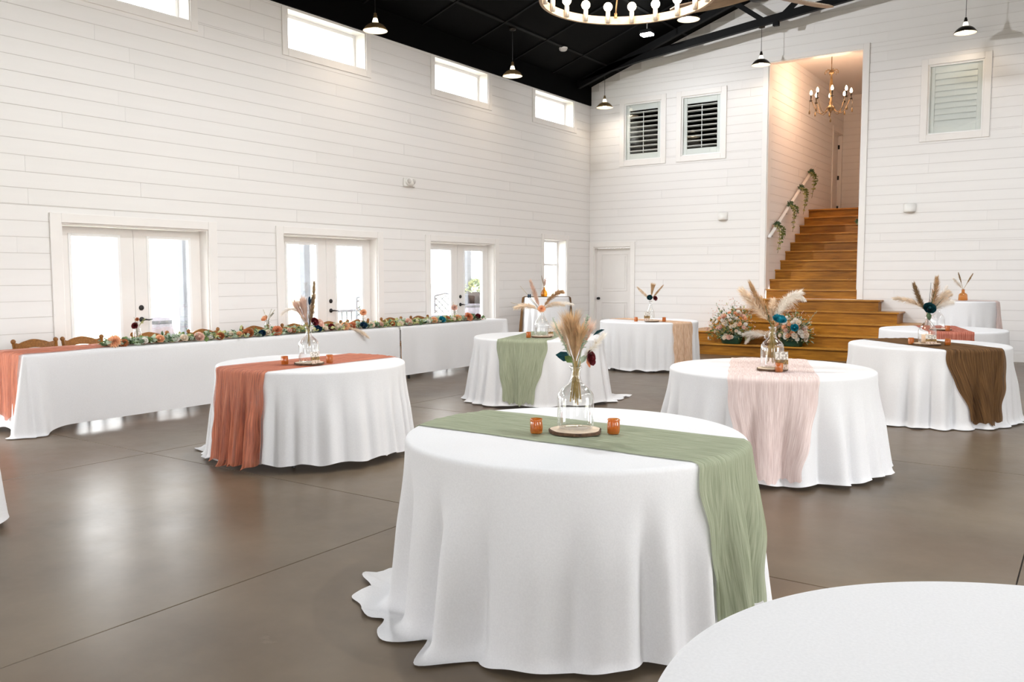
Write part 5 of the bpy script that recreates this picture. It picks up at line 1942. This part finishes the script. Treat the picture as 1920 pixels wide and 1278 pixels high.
# ---- brown runner table
vx = Vector((7.922, -7.13, ZT))
wood_slice(vx, 'pale wood slice under the bottle on the brown runner table', 0.135)
bottle('bell', vx + Vector((0, 0, 0.016)), 'clear bottle in the middle of the brown runner table')
votive(vx + pos(-0.135, 0, 0.06), 'amber votive left of the bottle on the brown runner table')
votive(vx + pos(0.175, 0, -0.07), 'amber votive right of the bottle on the brown runner table')
card(vx + pos(-0.01, 0.01, -0.11), 'white and brown photo card before the brown table bottle', 0.35, 0.3, 0.10, 0.10)
mb = MB(); mb.lathe([(0.0, 0.020), (0.055, 0.020), (0.055, 0.105), (0.0, 0.107)], 24)  # peach cylinder set inside the bottle body
cn = mb.build('peach_cylinder', M['wax'], None, True); cn.location = vx + pos(0.0, 0.0); tag(cn, 'peach cylinder inside the brown table bottle', 'candle')
mo = vx + Vector((0, 0, 0.295))
bq = bouquet(mo, 'brown and cream pampas bouquet with dark teal bloom above the brown runner')
plume(bq, pos(-0.01, 0.02), pos(-0.145, 0.30), 0.040, M['pampas_brown'], 600, 51, 0.15, pos(-0.02, 0), sw=0.0026)
plume(bq, pos(0.01, 0.02), pos(0.075, 0.36), 0.050, M['pampas_tan'], 560, 52, 0.1, pos(0.03, 0), sw=0.0026)
plume(bq, pos(0.02, 0.02), pos(0.19, 0.235), 0.055, M['pampas_cream'], 520, 53, 0.3, pos(0, 0.06), sw=0.0026)
plume(bq, pos(-0.01, 0.05), pos(-0.33, 0.175), 0.040, M['pampas_cream'], 420, 54, 0.3, pos(0, 0.06), sw=0.0026)
plume(bq, pos(0.04, 0.04), pos(0.24, 0.14), 0.05, M['white_plume'], 380, 55, 0.4, pos(0, 0.05), sw=0.0026)
euca(bq, pos(0.0, 0.0), pos(0.045, 0.25, -0.03), M['euca_dark'], 56, 0.016, 26)
euca(bq, pos(0.0, 0.0), pos(0.13, 0.18, -0.04), M['euca_dark'], 57, 0.016, 18)
euca(bq, pos(0.0, 0.0), pos(0.005, 0.335, -0.03), M['leaf_teal'], 58, 0.008, 6)
rose(bq, pos(-0.01, 0.07, -0.04), 0.060, M['leaf_teal'], pos(-0.1, 0.5, -0.8), 59)
big_leaf(bq, pos(-0.01, 0.05, -0.03), pos(0.1, -0.9), 0.10, 0.05, M['euca_dark'])

# ---- far right table
vx = Vector((7.653, -4.561, ZT))
wood_slice(vx + pos(0.06, 0, 0.03), 'pale wood slice on the coral runner of the far right table', 0.13)
bottle('bell', vx + Vector((0, 0, 0.016)), 'clear bottle on the far right coral runner table')
votive(vx + pos(0.055, 0, -0.16), 'amber votive on the far right coral runner table')
bq = bouquet(vx + Vector((0, 0, 0.295)), 'pale plumes in the bottle of the far right table')
plume(bq, pos(0, 0.0), pos(0.10, 0.25), 0.05, M['white_plume'], 380, 61, 0.2, sw=0.003)
plume(bq, pos(0, 0.0), pos(0.16, 0.16), 0.05, M['pampas_cream'], 380, 62, 0.3, sw=0.003)
rose(bq, pos(0.03, 0.05, -0.03), 0.035, M['rose_blush'], pos(0, 0.5, -0.8), 63)

# ---- cocktail table bud vases
def bud_vase(loc, label, prof, m, stems):
    t = thing('amber_bud_vase', label, 'vase', loc, 0, 'amber bud vases on cocktail tables')
    mb = MB(); mb.lathe(prof, 24)
    mb.build('body', m, t, True)
    mb = MB()
    r, z = prof[-1]
    mb.lathe([(r - 0.003, z - 0.006), (r + 0.003, z - 0.004), (r + 0.003, z + 0.004), (r - 0.003, z + 0.002)], 20)
    mb.build('lip', m, t, True)
    b = thing('dried_grass', label.replace('amber glass bud vase', 'dried grasses in the amber vase'), 'dried grass', Vector(loc) + Vector((0, 0, z)), 0, 'dried grasses on cocktail tables')
    stems(b)
def st_left(b):
    plume(b, pos(0, 0), pos(-0.045, 0.20), 0.010, M['pampas_brown'], 120, 71, 0.1, sw=0.003)
    plume(b, pos(0, 0), pos(0.03, 0.17), 0.055, M['pampas_pink'], 380, 72, 0.1, sw=0.003)
    plume(b, pos(0, 0), pos(0.15, 0.11), 0.010, M['pampas_brown'], 120, 73, 0.2, sw=0.003)
def st_right(b):
    plume(b, pos(0, 0), pos(-0.075, 0.23), 0.014, M['pampas_brown'], 220, 74, 0.1, sw=0.004, start=0.4)
    plume(b, pos(0, 0), pos(0.125, 0.22), 0.014, M['pampas_brown'], 220, 75, 0.1, sw=0.004, start=0.4)
    plume(b, pos(0, 0), pos(-0.15, 0.16), 0.04, M['white_plume'], 260, 76, 0.3, sw=0.003)
cx, cy, R, z = CT['left']
bud_vase((cx - 0.02, cy - 0.05, z + 0.008), 'amber glass bud vase on the tall table by the narrow window',
         [(0.0, 0.002), (0.045, 0.002), (0.060, 0.012), (0.064, 0.05), (0.055, 0.09), (0.034, 0.115), (0.020, 0.135), (0.018, 0.165)], M['amber_bottle'], st_left)
cx, cy, R, z = CT['right']
bud_vase((cx, cy - 0.06, z + 0.008), 'square shouldered amber glass bud vase on the tall table at far right',
         [(0.0, 0.002), (0.060, 0.002), (0.066, 0.008), (0.060, 0.085), (0.048, 0.105), (0.024, 0.118), (0.021, 0.165)], M['amber_bottle'], st_right)

# ---- jars on the head table
def jar(x, y, label, fl):
    bottle('jar', (x, y, TZ + 0.004), label + ' on the head table')
    b = thing('jar_flowers', label.replace('glass jar', 'sprig of flowers in the jar').replace('small clear ', 'small '), 'flowers', (x, y, TZ + 0.14), 0, 'sprigs in jars on the head table')
    for i, (kind, dx, dz, r, m) in enumerate(fl):
        mb = MB(); mb.tube([(0, 0, -0.10), tuple(pos(dx * 0.3, dz * 0.4)), tuple(pos(dx, dz))], 0.0022, 5)
        mb.build('stem', M['stem_green'], b, True)
        if kind == 'r': rose(b, pos(dx, dz), r, M[m], pos(dx, dz + 0.03, -0.06), i)
        elif kind == 'd': dahlia(b, pos(dx, dz), r, M[m], pos(dx * 0.5, 0.04, -0.09), i)
        elif kind == 'l': big_leaf(b, pos(dx, dz), pos(dx, 0.04), r, r * 0.45, M[m])
        else: euca(b, pos(dx * 0.3, dz * 0.3), pos(dx, dz), M[m], i, r, 18, name='sprig')
jar(0.664, -11.275, 'small clear glass jar with a burgundy bloom', [('d', -0.02, 0.035, 0.045, 'rose_burg'), ('e', 0.085, 0.115, 0.02, 'leaf_yellow'), ('d', 0.005, 0.105, 0.025, 'rose_rust'), ('e', -0.03, 0.13, 0.012, 'rose_white')])
jar(0.60, -9.44, 'small clear glass jar with a peach rose and teal leaf', [('r', -0.03, 0.03, 0.045, 'rose_peach'), ('l', 0.03, 0.04, 0.09, 'leaf_teal'), ('e', -0.05, 0.15, 0.02, 'rose_white'), ('e', 0.06, 0.16, 0.02, 'rose_white'), ('e', 0.10, 0.15, 0.016, 'rose_cream')])
jar(0.80, -7.915, 'small clear glass jar with a peach dahlia', [('d', 0.0, 0.06, 0.055, 'rose_peach'), ('e', -0.06, 0.16, 0.024, 'euca'), ('e', -0.10, 0.12, 0.02, 'rose_white')])
jar(0.62, -5.62, 'small clear glass jar with a pale dahlia', [('d', 0.0, 0.05, 0.06, 'rose_blush'), ('e', -0.02, 0.14, 0.02, 'rose_cream'), ('e', 0.05, 0.10, 0.018, 'leaf_yellow')])

# ---- garland along the head table
gar = thing('flower_garland', 'eucalyptus and rose garland running along the long head table', 'garland', (1.08, -8.8, TZ + 0.008))
rnd = random.Random(77)
ynow = -11.86
seg = 0
mats_ = ['euca', 'euca_dark', 'leaf_green', 'leaf_yellow', 'euca']
while ynow < -5.62:
    ln = 0.30
    for mi in range(3):
        mb = MB()
        for i in range(52):
            y = ynow + rnd.uniform(-0.05, ln + 0.05)
            x = rnd.gauss(0, 0.055) + 0.03 * math.sin(y * 2.3)
            zz = abs(rnd.gauss(0.018, 0.022)) * (1 - min(0.8, abs(x) * 4))
            v = Vector((x * 4 + rnd.uniform(-0.6, 0.6), rnd.uniform(-1, 1), rnd.uniform(0.0, 0.6)))
            big = rnd.uniform(0.038, 0.065)
            leaf_blade(mb, (x, y + 8.8, zz + 0.006), v, rvec(rnd, 0.2, 1), big, big * rnd.uniform(0.6, 0.95), 0.12)
        o = mb.build('foliage', M[mats_[(seg * 2 + mi + (1 if rnd.random() > 0.6 else 0)) % 5]], gar)
        o['kind'] = 'stuff'
    seg += 1
    ynow += ln
mb = MB(); mb.tube([(0.03 * math.sin(y * 2.3), y + 8.8, 0.012) for y in [-11.9 + 0.2 * k for k in range(32)]], 0.007, 6)
mb.build('vine', M['stem_green'], gar, True)
fl = [('d', -11.82, 0.075, 'rose_peach', 0.07), ('d', -11.71, 0.050, 'rose_rust', 0.03), ('r', -11.32, 0.045, 'rose_peach', 0.06), ('r', -11.05, 0.042, 'rose_cream', 0.05), ('r', -11.12, 0.035, 'rose_white', 0.04),
      ('r', -10.87, 0.055, 'rose_blush', 0.05), ('r', -10.61, 0.045, 'rose_rust', 0.04), ('r', -10.72, 0.03, 'rose_white', 0.04), ('r', -10.2, 0.058, 'rose_rust', 0.06), ('r', -10.03, 0.042, 'rose_navy', 0.04), ('r', -10.33, 0.035, 'rose_peach', 0.05),
      ('d', -9.77, 0.070, 'rose_coral', 0.07), ('r', -9.52, 0.035, 'rose_rust', 0.05), ('r', -9.60, 0.032, 'rose_blush', 0.06), ('r', -9.35, 0.032, 'leaf_yellow', 0.05), ('r', -9.09, 0.055, 'rose_navy', 0.05),
      ('r', -8.86, 0.045, 'rose_burg', 0.06), ('r', -8.74, 0.060, 'rose_cream', 0.05), ('d', -8.60, 0.070, 'rose_peach', 0.06), ('r', -8.47, 0.055, 'rose_coral', 0.05), ('r', -8.30, 0.050, 'rose_navy', 0.05), ('r', -8.15, 0.045, 'rose_cream', 0.06),
      ('r', -10.45, 0.035, 'rose_cream', 0.05), ('r', -9.92, 0.034, 'rose_cream', 0.05), ('r', -9.2, 0.036, 'rose_white', 0.05), ('r', -8.98, 0.034, 'rose_cream', 0.05), ('r', -7.6, 0.036, 'rose_cream', 0.05), ('r', -6.95, 0.036, 'rose_white', 0.05), ('r', -11.5, 0.034, 'rose_white', 0.05), ('r', -7.98, 0.040, 'rose_blush', 0.05), ('r', -7.76, 0.035, 'rose_rust', 0.05), ('r', -7.40, 0.055, 'rose_blush', 0.06), ('r', -7.2, 0.035, 'rose_cream', 0.05), ('r', -7.02, 0.030, 'leaf_teal', 0.06), ('r', -6.8, 0.050, 'rose_peach', 0.06),
      ('r', -6.6, 0.052, 'rose_teal', 0.06), ('r', -6.42, 0.040, 'rose_rust', 0.07), ('r', -6.16, 0.050, 'rose_peach', 0.07), ('d', -5.92, 0.085, 'rose_coral', 0.08), ('r', -5.70, 0.045, 'rose_burg', 0.08), ('r', -6.3, 0.032, 'rose_cream', 0.06)]
for i, (k, y, r, m, z) in enumerate(fl):
    p = (0.085 + 0.03 * math.sin(y * 2.3) + rnd.uniform(-0.02, 0.03), y + 8.8, z * 0.6 + 0.006)
    ax = (0.75, -0.45 + rnd.uniform(-0.3, 0.3), 0.55)
    (dahlia if k == 'd' else rose)(gar, p, r, M[m], ax, i)
plume(gar, (0.10, 0.15, 0.03), (0.24, 0.42, -0.10), 0.04, M['pampas_cream'], 300, 91, 0.4, (0.05, 0, 0.05), sw=0.0022)

# ---- two arrangements standing on the lowest stair
def stair_arrangement(loc, label, seed, tealx=None, wd=0.40, ht=0.50):
    rnd = random.Random(seed)
    t = thing('floral_arrangement', label, 'flower arrangement', loc, 0, 'potted arrangements on the stairs')
    mb = MB(); mb.lathe([(0.0, 0.0), (0.15, 0.0), (0.16, 0.01), (0.185, 0.10), (0.20, 0.155), (0.19, 0.16), (0.17, 0.14), (0.0, 0.13)], 24)
    mb.v = [(x * 1.1, y * 0.65, z) for x, y, z in mb.v]
    mb.build('pot', M['green_pot'], t, True)
    for mi, mname in enumerate(('euca_dark', 'leaf_green', 'leaf_yellow', 'euca')):
        mb = MB()
        for i in range(150):
            v = rvec(rnd, -0.3, 1.0)
            q = rnd.uniform(0.15, 1.0)
            c_ = Vector((v.x * wd * q, v.y * 0.16 * q, 0.19 + v.z * ht * q))
            leaf_blade(mb, c_, v + rvec(rnd) * 0.6, rvec(rnd), rnd.uniform(0.04, 0.09), rnd.uniform(0.02, 0.04))
        o = mb.build('foliage', M[mname], t); o['kind'] = 'stuff'
    cols = ['rose_cream', 'rose_white', 'rose_blush', 'rose_cream', 'rose_peach', 'rose_white']
    for i in range(46):
        v = rvec(rnd, -0.25, 1.0)
        v.y = -abs(v.y)
        q = rnd.uniform(0.6, 1.0)
        c_ = Vector((v.x * wd * q, -0.06 + v.y * 0.15 * q, 0.20 + v.z * ht * 0.95 * q))
        rose(t, c_, rnd.uniform(0.028, 0.050), M[cols[i % 6]], (v.x, v.y - 0.6, v.z + 0.2), seed * 50 + i, layers=3)
    mb = MB()
    for i in range(240):
        v = rvec(rnd, 0.0, 1.0)
        q = rnd.uniform(0.85, 1.2)
        c_ = Vector((v.x * wd * q, -abs(v.y) * 0.16 * q, 0.22 + v.z * ht * 1.05 * q))
        leaf_blade(mb, c_, rvec(rnd), rvec(rnd), 0.022, 0.02)
    o = mb.build('filler_blooms', M['rose_blush'], t); o['kind'] = 'stuff'
    if tealx is not None:
        rose(t, (tealx, -0.22, 0.34), 0.065, M['rose_teal'], (0.2, -1, 0.4), 99)
    for k in range(3):
        euca(t, (0.06 * k - 0.05, 0, 0.16), (-0.30 + 0.36 * k, -0.02, ht + 0.24 + 0.05 * (k % 2)), M['euca'], seed + k, 0.035, 26)
    return t
stair_arrangement((3.76, -1.33, 0.208), 'cream and blush flowers in a green pot on the lowest stair, at left', 81, None, 0.45, 0.52)
stair_arrangement((4.88, -1.33, 0.208), 'flowers with one teal rose in a green pot on the lowest stair, at right', 82, 0.10, 0.34, 0.40)
pl = thing('pampas_bundle', 'fluffy white pampas lying between the two stair flower pots', 'pampas', (4.10, -1.36, 0.33))
plume(pl, (0.55, 0.02, 0.03), (0.02, 0.0, 0.09), 0.085, M['pampas_cream'], 800, 95, 0.2, (0, 0, 0.04), sw=0.004)
plume(pl, (0.35, -0.04, 0.04), (-0.08, -0.05, 0.06), 0.085, M['white_plume'], 700, 96, 0.2, (0, 0, 0.04), sw=0.004)
plume(pl, (0.06, -0.05, 0.04), (-0.04, -0.06, -0.10), 0.045, M['white_plume'], 320, 97, 0.1, sw=0.004)

# ------------------------------------------------------------------ outside: porch and beyond
mb = MB(); mb.box(-3.2, -0.28, -21, 3, -0.2, -0.02)
struct(mb.build('floor_porch', M['porch']))
mb = MB(); mb.box(-120, -3.2, -120, 120, -0.6, -0.35); mb.box(-3.2, 120, -120, -21, -0.6, -0.35); mb.box(W + 0.3, 120, -21, 120, -0.6, -0.35); mb.box(-3.2, W + 0.3, 7, 120, -0.6, -0.35)
struct(mb.build('ground', M['field']))
posts = [(-2.2, -6.28, 'porch post behind the middle glass doors'), (-2.2, -1.59, 'porch post behind the right hand glass doors'), (-2.2, -8.69, 'porch post at the right edge of the nearest glass doors')]
for i, (x, y, lab) in enumerate(posts):
    t = thing('porch_post', 'dark square ' + lab, 'post', (x, y, -0.02), 0, 'porch posts')
    mb = MB(); mb.box(-0.07, 0.07, -0.07, 0.07, 0.0, 3.2, 0.01)
    mb.build('shaft', M['porch_post'], t)
    mb = MB(); mb.box(-0.10, 0.10, -0.10, 0.10, 0.0, 0.18, 0.01)
    mb.build('base', M['porch_post'], t)
def barrel(x, y, label):
    t = thing('barrel', label, 'barrel', (x, y, -0.02), 0, 'wooden barrels on the porch')
    mb = MB(); mb.lathe([(0.0, 0.0), (0.24, 0.0), (0.28, 0.2), (0.30, 0.44), (0.28, 0.68), (0.24, 0.88), (0.23, 0.86), (0.0, 0.86)], 24)
    mb.build('staves', M['barrel_wood'], t, True)
    for z in (0.06, 0.26, 0.62, 0.82):
        r = 0.24 + 0.06 * math.sin(PI * z / 0.88) + 0.006
        mb = MB(); mb.lathe([(r, z - 0.025), (r + 0.003, z), (r, z + 0.025)], 24)
        mb.build('hoop', M['barrel_hoop'], t, True)
barrel(-2.2, -9.24, 'dark wooden barrel behind the nearest glass doors')
barrel(-2.1, -1.42, 'dark wooden barrel carrying a planter behind the right hand glass doors')
pp = thing('potted_plant', 'green plant in a dark pot on the barrel outside the right hand doors', 'plant', (-2.1, -1.42, 0.86))
mb = MB(); mb.lathe([(0.0, 0.0), (0.17, 0.0), (0.23, 0.22), (0.24, 0.25), (0.20, 0.23), (0.0, 0.22)], 20)
mb.build('pot', M['terracotta'], pp, True)
rnd = random.Random(4)
for mname in ('leaf_green', 'euca', 'leaf_yellow'):
    mb = MB()
    for i in range(120):
        v = rvec(rnd, 0.0, 1.0)
        leaf_blade(mb, (v.x * 0.22, v.y * 0.22, 0.24 + v.z * 0.22), v, rvec(rnd), 0.11, 0.05)
    o = mb.build('foliage', M[mname], pp); o['kind'] = 'stuff'
def patio_chair(x, y, rz, label):
    t = thing('patio_chair', label, 'chair', (x, y, -0.02), rz, 'lattice back patio chairs')
    for sx, sy in ((-1, -1), (-1, 1), (1, -1), (1, 1)):
        mb = MB(); mb.tube([(sx * 0.24, sy * 0.24, 0), (sx * 0.23, sy * 0.23, 0.44 if sx > 0 else 1.08)], 0.018, 8)
        mb.build('leg', M['patio_metal'], t)
    mb = MB(); mb.box(-0.26, 0.26, -0.26, 0.26, 0.42, 0.46, 0.01)
    mb.build('seat', M['patio_metal'], t)
    mb = MB(); mb.box(-0.24, 0.24, -0.23, 0.23, 0.46, 0.53, 0.02)
    mb.build('cushion', M['denim'], t)
    mb = MB()
    for k in range(-4, 8):
        for sg in (-1, 1):
            y0 = -0.22
            pts = []
            for q in range(9):
                yy = -0.22 + 0.44 * q / 8
                zz = 0.56 + 0.13 * k + sg * (yy) * 1.0
                if 0.56 <= zz <= 1.08:
                    pts.append((-0.235, yy, zz))
            if len(pts) > 1:
                mb.tube(pts, 0.011, 5)
    mb.tube([(-0.235, -0.23, 1.08), (-0.235, 0, 1.13), (-0.235, 0.23, 1.08)], 0.02, 8)
    mb.tube([(-0.235, -0.23, 0.55), (-0.235, 0.23, 0.55)], 0.016, 8)
    mb.build('lattice_back', M['patio_metal'], t)
    for s in (-1, 1):
        mb = MB(); mb.tube([(-0.23, s * 0.25, 0.66), (0.20, s * 0.27, 0.66), (0.23, s * 0.25, 0.44)], 0.016, 8)
        mb.build('armrest', M['patio_metal'], t)
patio_chair(-2.1, -2.62, 2.6, 'lattice back metal patio chair outside the right hand doors')
patio_chair(-2.3, -4.55, 2.2, 'lattice back metal patio chair outside the middle doors')
t = thing('patio_table', 'round metal patio table on the porch beside the lattice chair', 'table', (-1.55, -3.55, -0.02))
mb = MB(); mb.lathe([(0.0, 0.70), (0.45, 0.70), (0.46, 0.715), (0.45, 0.73), (0.0, 0.73)], 32)
mb.build('tabletop', M['patio_metal'], t)
mb = MB(); mb.tube([(0, 0, 0), (0, 0, 0.70)], 0.04, 10)
mb.build('post', M['patio_metal'], t)
rl = thing('porch_railing', 'grey porch railing seen through the middle glass doors', 'railing', (-3.0, -4.2, -0.02))
for zz in (0.12, 0.80):
    mb = MB(); mb.box(-0.03, 0.03, -1.5, 1.8, zz - 0.025, zz + 0.025, 0.005)
    mb.build('rail', M['patio_metal'], rl)
for k in range(26):
    mb = MB(); mb.box(-0.012, 0.012, -1.48 + 0.13 * k, -1.456 + 0.13 * k, 0.0, 0.79)
    mb.build('baluster', M['patio_metal'], rl)

# ------------------------------------------------------------------ daylight portals at the openings
for (a, b, z0, z1) in openL:
    portal('window_portal', (-0.30, (a + b) / 2, (z0 + z1) / 2), b - a, z1 - z0, (1, 0, 0))
for (a, b, z0, z1) in openR:
    portal('window_portal', (W + 0.30, (a + b) / 2, (z0 + z1) / 2), b - a, z1 - z0, (-1, 0, 0))
for (a, b, z0, z1) in openF:
    portal('window_portal', ((a + b) / 2, YF - 0.18, (z0 + z1) / 2), b - a, z1 - z0, (0, 1, 0))
